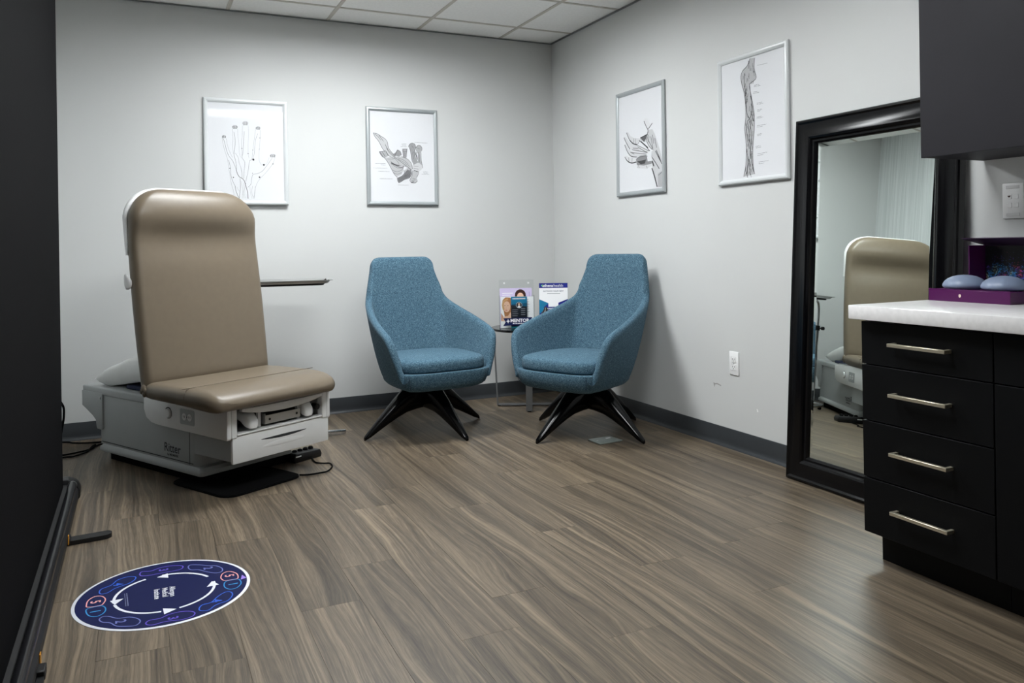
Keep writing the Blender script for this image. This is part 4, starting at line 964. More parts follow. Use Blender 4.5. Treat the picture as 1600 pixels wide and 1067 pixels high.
MAT_MARKS = {
 'rim': [(-2.9629,-2.4805),(-2.96,-2.4052),(-2.9134,-2.2725),(-2.84,-2.2134),(-2.7383,-2.1936),(-2.6423,-2.2147),(-2.5624,-2.2487),(-2.494,-2.3142),(-2.463,-2.4027),(-2.4628,-2.483),(-2.4949,-2.5737),(-2.5576,-2.6411),(-2.6322,-2.6865),(-2.735,-2.7085),(-2.833,-2.6863),(-2.8988,-2.6334),(-2.9486,-2.5426)],
 'ring': [(-2.8556,-2.4588),(-2.8478,-2.4075),(-2.816,-2.3447),(-2.7635,-2.3108),(-2.7058,-2.3062),(-2.6482,-2.3279),(-2.6003,-2.3781),(-2.5754,-2.436),(-2.5741,-2.4909),(-2.5969,-2.5417),(-2.6397,-2.5796),(-2.6869,-2.5985),(-2.7358,-2.6015),(-2.7837,-2.5816),(-2.8249,-2.5372),(-2.848,-2.492)],
 'arrowA': [(-2.735,-2.3198),(-2.7017,-2.3002),(-2.7011,-2.3396)],
 'arrowB': [(-2.5754,-2.436),(-2.5938,-2.4755),(-2.5565,-2.4731)],
 'arrowC': [(-2.6869,-2.5985),(-2.7241,-2.5766),(-2.7218,-2.6207)],
 'arrowD': [(-2.8551,-2.4835),(-2.8688,-2.4471),(-2.8312,-2.4465)],
 'f2a': [(-2.6375,-2.2765),(-2.6285,-2.2592),(-2.6011,-2.2734),(-2.5781,-2.2927),(-2.551,-2.3092),(-2.5356,-2.3414),(-2.5401,-2.3687),(-2.5602,-2.37),(-2.586,-2.3449),(-2.6079,-2.3158),(-2.6311,-2.3038)],
 'f3a': [(-2.7853,-2.2651),(-2.7782,-2.2454),(-2.7512,-2.2535),(-2.7234,-2.238),(-2.6916,-2.2362),(-2.6602,-2.2501),(-2.6531,-2.2684),(-2.6658,-2.2858),(-2.6974,-2.2872),(-2.7285,-2.2886),(-2.7594,-2.29),(-2.7804,-2.2826)],
 'f4a': [(-2.9009,-2.3594),(-2.8946,-2.3364),(-2.8679,-2.3179),(-2.8502,-2.2829),(-2.8203,-2.27),(-2.7994,-2.2808),(-2.7994,-2.3035),(-2.8161,-2.3282),(-2.8417,-2.3422),(-2.8597,-2.3544),(-2.8771,-2.3769),(-2.8949,-2.3781)],
 'c5a': [(-2.5465,-2.4173),(-2.5378,-2.3874),(-2.5169,-2.3783),(-2.4977,-2.4058),(-2.4952,-2.4381),(-2.5028,-2.4534),(-2.5358,-2.4498),(-2.5443,-2.4364)],
 'c1a': [(-2.5425,-2.4803),(-2.5327,-2.458),(-2.5011,-2.4565),(-2.4928,-2.4698),(-2.4932,-2.4982),(-2.5085,-2.5248),(-2.528,-2.5275),(-2.5413,-2.5079)],
 'c5b': [(-2.9322,-2.444),(-2.9286,-2.4114),(-2.9121,-2.3897),(-2.8925,-2.3968),(-2.8817,-2.4256),(-2.8853,-2.4534),(-2.8952,-2.4678),(-2.9278,-2.4635)],
 'c1b': [(-2.9306,-2.4971),(-2.9273,-2.4753),(-2.8951,-2.4707),(-2.8826,-2.4839),(-2.8784,-2.5098),(-2.8861,-2.5338),(-2.9024,-2.5446),(-2.9213,-2.5295)],
 'f2b': [(-2.8931,-2.571),(-2.8853,-2.5552),(-2.8685,-2.5611),(-2.8445,-2.5869),(-2.8142,-2.5934),(-2.7923,-2.6154),(-2.7856,-2.6393),(-2.7973,-2.6595),(-2.8204,-2.6538),(-2.8468,-2.6386),(-2.8639,-2.6081),(-2.884,-2.5934)],
 'f3b': [(-2.7707,-2.6557),(-2.7605,-2.6433),(-2.7334,-2.6438),(-2.709,-2.6291),(-2.6776,-2.6249),(-2.6501,-2.6362),(-2.6399,-2.6534),(-2.6488,-2.6736),(-2.6768,-2.6817),(-2.7038,-2.675),(-2.7274,-2.6735),(-2.751,-2.6788),(-2.7675,-2.6704)],
 'f4b': [(-2.6267,-2.6294),(-2.6162,-2.6062),(-2.5904,-2.6),(-2.5692,-2.5661),(-2.5446,-2.5429),(-2.5285,-2.5513),(-2.5274,-2.5775),(-2.5436,-2.6093),(-2.5702,-2.6201),(-2.5857,-2.6314),(-2.6016,-2.6517),(-2.6225,-2.6457)],
 'tri': [(-2.4904,-2.4665),(-2.4717,-2.4583),(-2.4821,-2.4278)],
 'text': [(-2.6944,-2.4204),(-2.6919,-2.501),(-2.7161,-2.422),(-2.7135,-2.494),(-2.739,-2.4187),(-2.7353,-2.5008)],
 'tiny': [(-2.8227,-2.4101),(-2.8147,-2.5187)],
 'digits': [(-2.5791,-2.3164),(-2.715,-2.2627),(-2.8494,-2.322),(-2.5214,-2.4155),(-2.5176,-2.49),(-2.9096,-2.4341),(-2.9073,-2.5062),(-2.838,-2.6134),(-2.7008,-2.6587),(-2.5755,-2.5959)],
}

# ------------------------------------------------------------------ room shell
bm = newbm(); rbox(bm, XL - .1, .1, YF - .1, .1, -.12, -.0035)
floor = struct(obj('floor', bm, mat('subfloor', (60, 52, 46), 0.9)))
PW, PL, PX0 = 0.179, 1.21, -2.356
JOINT = {-1: -2.104, 0: -2.785, 1: -2.524, 2: -1.95, 3: -1.747, 4: -2.12, 5: -2.53, 6: -2.96, 7: -3.29, 8: -1.72, 9: -2.86, 10: -1.35, 11: -2.04, 12: -2.62, -2: -2.987, -3: -1.62, -4: -2.38, -5: -1.9, -6: -2.7}
plank_cache = {}
rnd = random.Random(5)
k = -7
while PX0 + k * PW < 0:
    x0 = max(PX0 + k * PW, XL); x1 = min(PX0 + (k + 1) * PW, 0.0)
    if x1 - x0 > 0.004:
        j = JOINT.get(k, -2.3)
        ys = sorted({round(j + i * PL, 4) for i in range(-5, 5)})
        ys = [YF] + [y for y in ys if YF < y < 0] + [0.0]
        for a, b in zip(ys, ys[1:]):
            if b - a < 0.004: continue
            w, l = round(x1 - x0, 4), round(b - a, 4)
            if (w, l) not in plank_cache:
                bm = newbm(); g = 0.00015
                rbox(bm, -w / 2 + g, w / 2 - g, -l / 2 + g, l / 2 - g, -.0035, 0.0, 0.0004, 1)
                p = obj('plank', bm, MATS['floor'], floor); plank_cache[(w, l)] = p
            else:
                p = plank_cache[(w, l)].copy(); COL.objects.link(p); p.parent = floor
            p.location = ((x0 + x1) / 2, (a + b) / 2, -rnd.random() * 0.0003)
    k += 1

def wall(name, x0, x1, y0, y1, m):
    bm = newbm(); rbox(bm, x0, x1, y0, y1, -.1, H + .25)
    return struct(obj(name, bm, m))
wall('wall_back', XL - .1, .1, 0, .1, WALL)
wall_right = wall('wall_right', 0, .1, YF - .1, 0, WALL)
wall('wall_left', XL - .1, XL, YF - .1, 0, MATS['striped'])
wall('wall_front', XL, 0, YF - .1, YF, WALL)
# marks worn into the right wall
pr = Print((0, 0, 0), (0, -1, 0), (0, 0, 1), start=0.0004)
scuff = mat('scuffed_paint', (150, 149, 147), 0.7); chip = mat('chipped_plaster', (240, 240, 238), 0.8)
pr.stroke([(1.775, .313), (1.80, .318), (1.83, .312)], .006, scuff); pr.poly([(1.768, .322), (1.785, .318), (1.776, .296)], scuff)
pr.stroke([(2.10, .236), (2.104, .222)], .008, chip)
obj('paint_scuff', pr.bm, pr.ms, wall_right)

def cove(name, pts_fn, a, b):
    prof = [(0, 0), (.019, 0), (.0185, .003), (.012, .009), (.0075, .018), (.006, .03), (.006, .096), (.004, .1), (0, .1)]
    bm = newbm(); loft(bm, [[pts_fn(d, z, a) for d, z in prof], [pts_fn(d, z, b) for d, z in prof]])
    return struct(obj(name, bm, DARKTRIM, smooth=50))
cove('baseboard_back', lambda d, z, s: (s, -d, z), XL, 0)
cove('baseboard_right', lambda d, z, s: (-d, s, z), -3.275, -.006)
cove('baseboard_left', lambda d, z, s: (XL + d, s, z), YF, -.006)
cove('baseboard_front', lambda d, z, s: (s, YF + d, z), XL + .006, -.006)

# ceiling: plenum slab, lay-in tiles, tee bars, wall angle, troffers
bm = newbm(); rbox(bm, XL - .1, .1, YF - .1, .1, H + .12, H + .25)
ceiling = struct(obj('ceiling', bm, mat('plenum_dark', (70, 70, 70), 0.9)))
GX, GY, S = -.4236, -.3134, .6096
xs = [0.0] + [GX - i * S for i in range(12) if GX - i * S > XL] + [XL]
ys = [0.0] + [GY - i * S for i in range(14) if GY - i * S > YF] + [YF]
LIGHTS = [(-2.2524, -1.0332, -1.5326, -.9230), (-2.2524, -1.0332, -3.3614, -2.7518)]   # x0,x1,y0,y1
def in_light(x, y): return any(a < x < b and c < y < d for a, b, c, d in LIGHTS)
tile_cache = {}
for i in range(len(xs) - 1):
    for j in range(len(ys) - 1):
        x1, x0, y1, y0 = xs[i], xs[i + 1], ys[j], ys[j + 1]
        if x1 - x0 < .02 or y1 - y0 < .02 or in_light((x0 + x1) / 2, (y0 + y1) / 2): continue
        w, l = round(x1 - x0, 4), round(y1 - y0, 4)
        if (w, l) not in tile_cache:
            bm = newbm(); rbox(bm, -w / 2 + .004, w / 2 - .004, -l / 2 + .004, l / 2 - .004, .001, .018, .0015, 1)
            t = tile_cache[(w, l)] = obj('ceiling_tile', bm, CEIL, ceiling)
        else:
            t = tile_cache[(w, l)].copy(); COL.objects.link(t); t.parent = ceiling
        t.location = ((x0 + x1) / 2, (y0 + y1) / 2, H)
for x in xs[1:-1]:
    bm = newbm(); rbox(bm, x - .0115, x + .0115, YF + .012, -.012, H - .0022, H + .0008); rbox(bm, x - .001, x + .001, YF + .012, -.012, H, H + .03)
    obj('main_tee', bm, TBAR, ceiling)
for y in ys[1:-1]:
    for x1, x0 in zip(xs, xs[1:]):
        if any(a - .01 < (x0 + x1) / 2 < b + .01 and c + .01 < y < d - .01 for a, b, c, d in LIGHTS): continue
        bm = newbm(); rbox(bm, x0 + .012, x1 - .012, y - .0115, y + .0115, H - .0020, H + .0009)
        obj('cross_tee', bm, TBAR, ceiling)
for nm, bx in (('back', (XL, 0, -.022, 0)), ('right', (-.022, 0, YF, -.022)), ('left', (XL, XL + .022, YF, -.022)), ('front', (XL + .022, -.022, YF, YF + .022))):
    bm = newbm(); rbox(bm, bx[0], bx[1], bx[2], bx[3], H - .0045, H - .0025)
    if nm == 'back': rbox(bm, XL, 0, -.002, 0, H - .004, H + .02)
    if nm == 'right': rbox(bm, -.002, 0, YF, 0, H - .004, H + .02)
    obj('wall_angle', bm, ANGLE, ceiling)
GLOWS = [emit('troffer_diffuser_glow', LIGHT_COLOUR, LIGHT_STRENGTH[0]), emit('dimmed_diffuser_glow', LIGHT_COLOUR, LIGHT_STRENGTH[1])]
for (x0, x1, y0, y1), GLOW, lab in zip(LIGHTS, GLOWS, ('recessed rectangular ceiling light nearest the back wall', 'recessed rectangular ceiling light in the middle of the room')):
    t = tag(empty('ceiling_light', ((x0 + x1) / 2, (y0 + y1) / 2, H)), lab, 'ceiling light', 'recessed troffers')
    a, b = (x1 - x0) / 2 - .012, (y1 - y0) / 2 - .012
    bm = newbm()
    hz = .075
    rbox(bm, -a, a, -b, -b + .022, -.004, hz); rbox(bm, -a, a, b - .022, b, -.004, hz); rbox(bm, -a, -a + .022, -b + .022, b - .022, -.004, hz); rbox(bm, a - .022, a, -b + .022, b - .022, -.004, hz)
    rbox(bm, -a, a, -b, b, hz, hz + .008)
    obj('frame', bm, mat('troffer_reflector', (150, 150, 150), .6), t)
    bm = newbm(); rbox(bm, -a + .022, a - .022, -b + .022, b - .022, .055, .062)
    obj('diffuser', bm, GLOW, t)

# ------------------------------------------------------------------ framed anatomy prints
def poster(name, c, u, n, wd, ht, frame, key, px, label, tip=.4):
    """c centre on the wall, u direction to the right, n out of the wall"""
    u = Vector(u); n = Vector(n); v = Vector((0, 0, 1))
    t = tag(empty(name, c, math.atan2(u.y, u.x)), label, 'poster', 'framed anatomy prints')
    t.location += n * (math.radians(tip) * ht / 2 + .001); t.rotation_euler = (math.radians(-tip), 0, math.atan2(u.y, u.x))   # bottom edge stands a little off the wall   # local x right, local -y out of the wall
    bm = newbm(); f = .026
    prof = [(0, 0), (0, .010), (.006, .0155), (.014, .017), (.020, .0145), (f, .009), (f, 0)]   # from outer edge inwards, height off the wall
    a, b = wd / 2, ht / 2
    rings = []
    for d, h in prof: rings.append([(-a + d, -h - .001, -b + d), (a - d, -h - .001, -b + d), (a - d, -h - .001, b - d), (-a + d, -h - .001, b - d)])
    loft(bm, rings, False, False)
    obj('frame', bm, frame, t, smooth=25)
    bm = newbm(); rbox(bm, -a + .01, a - .01, -.006, -.001, -b + .01, b - .01); obj('paper', bm, PAPER, t)
    pr = Print((0, -.006, 0), (1, 0, 0), (0, 0, 1), step=0.00003, start=0.0001)
    lim = (a - f, b - f)
    clip = lambda P: [(max(-lim[0], min(lim[0], p)), max(-lim[1], min(lim[1], q))) for p, q in P]
    for g, w, P in INK[key]:
        if w < 0: pr.poly(clip(P), inkmat(min(.84, g * .92 + .03)))
    h0 = pr.h; pr.step = 0.0
    for g, w, P in sorted((x for x in INK[key] if x[1] > 0), key=lambda x: -x[0]):
        pr.h = h0 + .00004 + .0003 * (1 - g); pr.stroke(clip(P), w * px * 1.35, inkmat(round(g * .75, 1)), smooth=3)
    pr.done('drawing', t)
    bm = newbm(); rbox(bm, -a + .02, a - .02, -.0086, -.0076, -b + .02, b - .02); obj('cover_sheet', bm, GLAZE, t)
    return t
poster('framed_print', (-2.154, 0, 1.672), (1, 0, 0), (0, -1, 0), .497, .652, WHITEF, 'hand_vessels', .00053, 'white framed drawing of an open hand with branching blood vessels', 1.5)
poster('framed_print', (-1.151, 0, 1.676), (1, 0, 0), (0, -1, 0), .497, .652, SILVERF, 'hand_muscles', .00055, 'silver framed drawing of thumb muscles and metacarpal bones with captions')
poster('framed_print', (0, -1.130, 1.689), (0, -1, 0), (-1, 0, 0), .510, .650, SILVERF, 'hand_shaded', .00060, 'silver framed shaded drawing of a cupped hand and wrist')
poster('framed_print', (0, -2.106, 1.686), (0, -1, 0), (-1, 0, 0), .500, .650, WHITEF, 'arm_muscles', .00060, 'white framed drawing of a whole arm with a column of captions')

# ------------------------------------------------------------------ cabinets on the right wall
CE = -3.267                       # end of the base cabinets nearest the mirror
def handle(parent, y0, y1, z, x):
    bm = newbm(); h = .0055
    rbox(bm, x - .034, x - .022, y0, y1, z - h, z + h, .001, 1)
    rbox(bm, x - .026, x, y0, y0 + .011, z - h, z + h, .001, 1); rbox(bm, x - .026, x, y1 - .011, y1, z - h, z + h, .001, 1)
    return obj('handle', bm, BRASS, parent)
def base_cabinet(y1, y0, fronts, label, toe_end):
    t = tag(empty('base_cabinet', (0, 0, 0)), label, 'cabinet', 'black base cabinets')
    bm = newbm(); rbox(bm, -.578, -.004, y0 + .0005, y1, .1, .805); obj('body', bm, BLACKLAM, t)
    bm = newbm(); rbox(bm, -.537, -.004, y0 + .0005, y1 - (.018 if toe_end else 0), 0, .1); obj('toe_kick', bm, BLACKLAM, t)
    for kind, a, b in fronts:
        bm = newbm(); rbox(bm, -.600, -.580, y0 + .002, y1 - .0005, a + .0018, b - .0018, .0012, 1)
        d = obj(kind, bm, BLACKLAM, t)
        if kind == 'drawer':
            c = (y0 + y1) / 2; zc = {True: (a + b) / 2 + .004, False: (a + b) / 2 + .008}[b > .7]
            handle(d, c - .1, c + .1, zc, -.600)
        else: 
            bm = newbm(); rbox(bm, -.634, -.622, y0 + .05, y0 + .061, b - .26, b - .06, .001, 1); rbox(bm, -.626, -.600, y0 + .05, y0 + .061, b - .26, b - .249, .001, 1); rbox(bm, -.626, -.600, y0 + .05, y0 + .061, b - .071, b - .06, .001, 1)
            obj('handle', bm, BRASS, d)
    return t
base_cabinet(CE, -3.720, [('drawer', .657, .800), ('drawer', .472, .657), ('drawer', .283, .472), ('drawer', .1, .283)], 'black four-drawer base cabinet beside the leaning mirror', True)
base_cabinet(-3.7215, -4.182, [('drawer', .657, .800), ('door', .1, .657)], 'black base cabinet with one drawer over a door, at the right edge', False)
bm = newbm(); rbox(bm, -.637, -.004, -4.19, -3.247, .806, .852, .003, 2)
tag(obj('countertop', bm, QUARTZ), 'white speckled stone countertop over the black base cabinets', 'countertop')
t = tag(empty('wall_cabinet', (0, 0, 0)), 'charcoal wall cabinet hanging above the white countertop', 'cabinet')
bm = newbm(); rbox(bm, -.310, -.004, -4.19, -3.292, 1.347, 2.26); obj('body', bm, CHARLAM, t)
for a, b in ((-3.742, -3.292), (-4.19, -3.744)):
    bm = newbm(); rbox(bm, -.330, -.312, a + .0008, b, 1.346, 2.258, .0012, 1); obj('door', bm, CHARLAM, t)

# ------------------------------------------------------------------ wall plates
def plate(name, y, z, w, h, label, kind):
    t = tag(empty(name, (0, y, z), -math.pi / 2), label, 'outlet')     # local x right, -y out of the wall
    bm = newbm(); rbox(bm, -w / 2, w / 2, -.006, -.0005, -h / 2, h / 2, .003, 2); obj('cover_plate', bm, WPLATE, t)
    if kind == 'duplex':
        for s in (-1, 1):
            bm = newbm(); rbox(bm, -.017, .017, -.0085, -.005, s * .0195 - .0145, s * .0195 + .0145, .004, 2); r = obj('receptacle', bm, WPLATE, t)
            bm = newbm()
            for q in (-.0065, .0065): rbox(bm, q - .0012, q + .0012, -.0088, -.008, s * .0195 - .002, s * .0195 + .007)
            cyl(bm, (0, -.008, s * .0195 - .007), (0, -.0088, s * .0195 - .007), .0025, 10); obj('slot', bm, SLOT, r)
        bm = newbm(); cyl(bm, (0, -.0055, 0), (0, -.0072, 0), .003, 12); obj('screw', bm, STEEL, t)
    else:
        for s in (-1, 1):
            bm = newbm(); rbox(bm, -.024, .024, -.0075, -.005, s * .048 - .006, s * .048 + .006, .001, 1); obj('label_window', bm, mat('plate_grey', (214, 214, 214), .4), t)
        for a in (-1, 1):
            for b in (-1, 1):
                if (a, b) == (-1, 1):
                    bm = newbm(); rbox(bm, -.0205, -.0035, -.0075, -.005, .0065, .0235, .001, 1); j = obj('jack', bm, WPLATE, t)
                    bm = newbm(); prism(bm, [(-.0175, .0185), (-.0065, .0185), (-.0095, .0125), (-.0145, .0125)], 'y', -.0079, -.007); obj('port', bm, mat('port_brown', (70, 50, 44), .6), j)
                else:
                    bm = newbm(); rbox(bm, a * .012 - .0085, a * .012 + .0085, -.0072, -.005, b * .015 - .0085, b * .015 + .0085, .001, 1); obj('blank_insert', bm, WPLATE, t)
plate('wall_outlet', -1.939, .444, .070, .121, 'white duplex power outlet low on the right wall left of the mirror', 'duplex')
plate('data_outlet', -3.400, 1.196, .076, .124, 'white data outlet plate on the wall above the purple box', 'data')

# ------------------------------------------------------------------ leaning floor mirror
MW0, MW1, MH = -2.428, -3.240, 1.615        # y of its two sides, height
t = tag(empty('leaning_mirror', (-.140, 0, .0025)), 'tall black framed mirror leaning against the right wall', 'mirror')
t.rotation_euler = (0, .059, 0)
bm = newbm()
prof = [(0, .0), (0, .030), (.005, .036), (.012, .036), (.020, .030), (.034, .0285), (.056, .031), (.070, .036), (.082, .037), (.090, .033), (.096, .024), (.104, .022), (.112, .014), (.112, 0)]   # (in from the edge, towards the room)
def mring(d, h): return [(-h, MW0 - d, d), (-h, MW1 + d, d), (-h, MW1 + d, MH - d), (-h, MW0 - d, MH - d)]
off = .0
loft(bm, [mring(d, h - .036) for d, h in prof] , False, False)
obj('frame', bm, FBLACK, t, smooth=24)
bm = newbm(); rbox(bm, .036, .041, MW1 + .004, MW0 - .004, .004, MH - .004); obj('back_board', bm, MBLACK, t)
bm = newbm(); d = .111; bev = .020
y0, y1, z0, z1 = MW1 + d, MW0 - d, d, MH - d
A = [bm.verts.new((.0262, y, z)) for y, z in ((y1, z0), (y0, z0), (y0, z1), (y1, z1))]
B = [bm.verts.new((.0250, y, z)) for y, z in ((y1 - bev, z0 + bev), (y0 + bev, z0 + bev), (y0 + bev, z1 - bev), (y1 - bev, z1 - bev))]
C = [bm.verts.new((.0320, y, z)) for y, z in ((y1, z0), (y0, z0), (y0, z1), (y1, z1))]
bm.faces.new(B)
for i in range(4):
    bm.faces.new([A[i], A[(i + 1) % 4], B[(i + 1) % 4], B[i]]); bm.faces.new([C[i], C[(i + 1) % 4], A[(i + 1) % 4], A[i]])
bm.faces.new(C[::-1]); bmesh.ops.recalc_face_normals(bm, faces=bm.faces)
obj('mirror_glass', bm, MIRROR, t, smooth=0.5)

# ------------------------------------------------------------------ blue swivel lounge chairs
def lounge_chair(c, face, label):
    """face: heading of the seat front; the four star feet keep their own heading"""
    t = tag(empty('lounge_chair', (c[0], c[1], 0), face), label, 'chair', 'blue lounge chairs in the corner')
    # shell: outer surface from the seat rail up to the rim, mirrored left to right (local front is -y)
    E = [(0, .345, .985), (.10, .343, .985), (.165, .338, .982), (.198, .330, .958), (.214, .316, .905), (.236, .290, .832), (.258, .258, .762), (.278, .208, .722), (.306, .10, .678), (.327, -.02, .640), (.338, -.13, .606), (.340, -.225, .575), (.336, -.270, .540), (.316, -.298, .470), (.284, -.316, .390), (.258, -.322, .350)]
    B = [(0, .190, .33), (.06, .190, .33), (.11, .185, .33), (.145, .175, .33), (.17, .162, .33), (.19, .145, .33), (.21, .12, .33), (.228, .085, .33), (.246, .02, .33), (.255, -.06, .33), (.259, -.14, .33), (.260, -.20, .33), (.259, -.24, .33), (.257, -.27, .33), (.254, -.30, .33), (.250, -.318, .330)]
    Ec = catmull(E, 4); Bc = catmull(B, 4)
    def mid(b, e, s):
        m = b.lerp(e, .42); out = Vector((b.x * 1.16, b.y + (.05 if s < .5 else .0), .42))
        return out.lerp(Vector((m.x, m.y, .47)), .45 if s < .5 else .15)
    cols = []
    n = len(Ec); NR = 16
    for i in range(n):
        s = i / (n - 1); b, e = Bc[i], Ec[i]; q = mid(b, e, s)
        q.z = min(q.z, b.z + .45 * (e.z - b.z))
        cols.append([(1 - v) ** 2 * b + 2 * v * (1 - v) * q + v * v * e for v in [k / NR for k in range(NR + 1)]])
    full = [[Vector((-p.x, p.y, p.z)) for p in col] for col in cols[:0:-1]] + cols
    TH = .042
    m = len(full)
    def nrm(i, k):
        a = full[min(i + 1, m - 1)][k] - full[max(i - 1, 0)][k]; b = full[i][min(k + 1, NR)] - full[i][max(k - 1, 0)]
        v = a.cross(b)
        return v.normalized() if v.length > 1e-9 else Vector((0, 1, 0))
    inner = [[None] * (NR + 1) for _ in full]
    for i in range(m):
        for k in range(NR + 1):
            v = nrm(i, k)
            ctr = Vector((0, -.12, full[i][k].z))
            if v.dot(ctr - full[i][k]) < 0: v = -v
            inner[i][k] = full[i][k] + v * TH
    bm = newbm()
    O = [[bm.verts.new(p) for p in col] for col in full]; I = [[bm.verts.new(p) for p in col] for col in inner]
    # rounded rim: extra loop pushed out past the edge
    def rimv(i, k, d): return bm.verts.new((full[i][k] + inner[i][k]) / 2 + d)
    fs = []
    for i in range(m - 1):
        for k in range(NR):
            fs.append(bm.faces.new([O[i][k], O[i + 1][k], O[i + 1][k + 1], O[i][k + 1]])); fs.append(bm.faces.new([I[i][k], I[i][k + 1], I[i + 1][k + 1], I[i + 1][k]]))
    rim_idx = [(0, k) for k in range(NR)] + [(i, NR) for i in range(m)] + [(m - 1, k) for k in range(NR - 1, -1, -1)]
    # outward direction along the rim lies in the surface, away from it
    def outdir(i, k):
        d = Vector()
        if k == NR: d += (full[i][NR] - full[i][NR - 1]).normalized()
        if i == 0: d += (full[0][k] - full[1][k]).normalized()
        if i == m - 1: d += (full[m - 1][k] - full[m - 2][k]).normalized()
        return d.normalized()
    prev = None
    for (i, k) in rim_idx:
        d = outdir(i, k) ; o_, i_ = full[i][k], inner[i][k]
        arc = [o_.lerp(i_, .15) + d * TH * .32, o_.lerp(i_, .5) + d * TH * .48, o_.lerp(i_, .85) + d * TH * .32]
        cur = [O[i][k]] + [bm.verts.new(p) for p in arc] + [I[i][k]]
        if prev:
            for a in range(4): fs.append(bm.faces.new([prev[a], prev[a + 1], cur[a + 1], cur[a]]))
        prev = cur
    for i in range(m - 1): fs.append(bm.faces.new([O[i][0], I[i][0], I[i + 1][0], O[i + 1][0]]))
    for f in fs: f.smooth = True
    bmesh.ops.recalc_face_normals(bm, faces=fs)
    obj('shell', bm, MATS['blue_fabric'], t, smooth=70)
    # upholstered seat pan closing the shell below, with its front rail
    plan = [Vector((p.x, p.y, 0)) for p in Bc]
    plan = [Vector((-p.x, p.y, 0)) for p in plan[:0:-1]] + plan
    front = [Vector((x, -.345 - .022 * (1 - (x / .25) ** 2), 0)) for x in (.2, .13, .06, 0, -.06, -.13, -.2)]
    plan = plan + front; pc = Vector((0, -.07, 0))
    rings = []
    for z, s in ((.272, .62), (.276, .78), (.288, .90), (.305, .965), (.333, 1.0), (.372, 1.03), (.382, 1.02)):
        rings.append([pc + (p - pc) * s + Vector((0, 0, z)) for p in plan])
    bm = newbm(); loft(bm, rings); obj('seat_pan', bm, MATS['blue_fabric'], t, smooth=60)
    # loose seat cushion
    cp = []
    for a in range(48):
        an = 2 * math.pi * a / 48; cx, sy = math.cos(an), math.sin(an)
        x = .268 * math.copysign(abs(cx) ** .5, cx); y = -.085 + (.255 if sy > 0 else .272) * math.copysign(abs(sy) ** (.75 if sy > 0 else .5), sy)
        if sy > 0: x *= 1 - .18 * sy * sy
        cp.append(Vector((x, y, 0)))
    cc = Vector((0, -.085, 0)); rings = []
    for z, s in ((.384, .95), (.387, .985), (.396, 1.0), (.425, 1.0), (.440, .985), (.449, .955), (.454, .90), (.459, .70), (.462, .4), (.463, .1)):
        rings.append([cc + (p - cc) * s + Vector((0, 0, z)) for p in cp])
    bm = newbm(); loft(bm, rings); obj('seat_cushion', bm, MATS['blue_fabric'], t, smooth=60)
    # seams where the shell sides meet the front rail
    for sx in (-1, 1):
        bm = newbm(); q0 = Vector((sx * .232, -.3415, 0))
        tube(bm, [pc + (q0 - pc) * sc + Vector((0, 0, z)) for z, sc in ((.378, 1.028), (.372, 1.033), (.333, 1.003), (.305, .968))], .0014, 6)
        obj('seam', bm, mat('seam_thread', (34, 56, 74), .9), t)
    # swivel column and star base
    bm = newbm(); lathe(bm, [(.0, .262), (.115, .262), (.115, .274), (.0, .274)], 32); obj('swivel_plate', bm, MBLACK, t)
    bm = newbm(); lathe(bm, [(.0, .150), (.045, .152), (.062, .175), (.066, .262), (.0, .264)], 28); obj('hub', bm, GBLACK, t)
    for kx in range(4):
        an = math.radians(16 + 90 * kx) - face
        d = Vector((math.cos(an), math.sin(an), 0)); w = Vector((-d.y, d.x, 0)); rings = []
        for r, zt, zb, hw in ((.02, .268, .135, .056), (.08, .268, .130, .053), (.14, .252, .120, .048), (.20, .205, .098, .041), (.26, .152, .070, .033), (.32, .098, .040, .025), (.37, .052, .014, .019), (.398, .026, .004, .014), (.404, .016, .0, .010)):
            zc, hh = (zt + zb) / 2, (zt - zb) / 2
            rings.append([d * r + w * x + Vector((0, 0, max(0, y))) for x, y in [(hw * math.copysign(abs(math.cos(q)) ** .7, math.cos(q)), zc + hh * math.copysign(abs(math.sin(q)) ** .7, math.sin(q))) for q in [2 * math.pi * j / 16 for j in range(16)]]])
        bm = newbm(); loft(bm, rings); obj('leg', bm, GBLACK, t, smooth=50)
    return t
lounge_chair((-1.263, -.712), math.radians(5), 'blue fabric swivel lounge chair beside the exam chair, facing the camera')
lounge_chair((-.458, -1.230), math.radians(-66), 'blue fabric swivel lounge chair backed against the right wall')

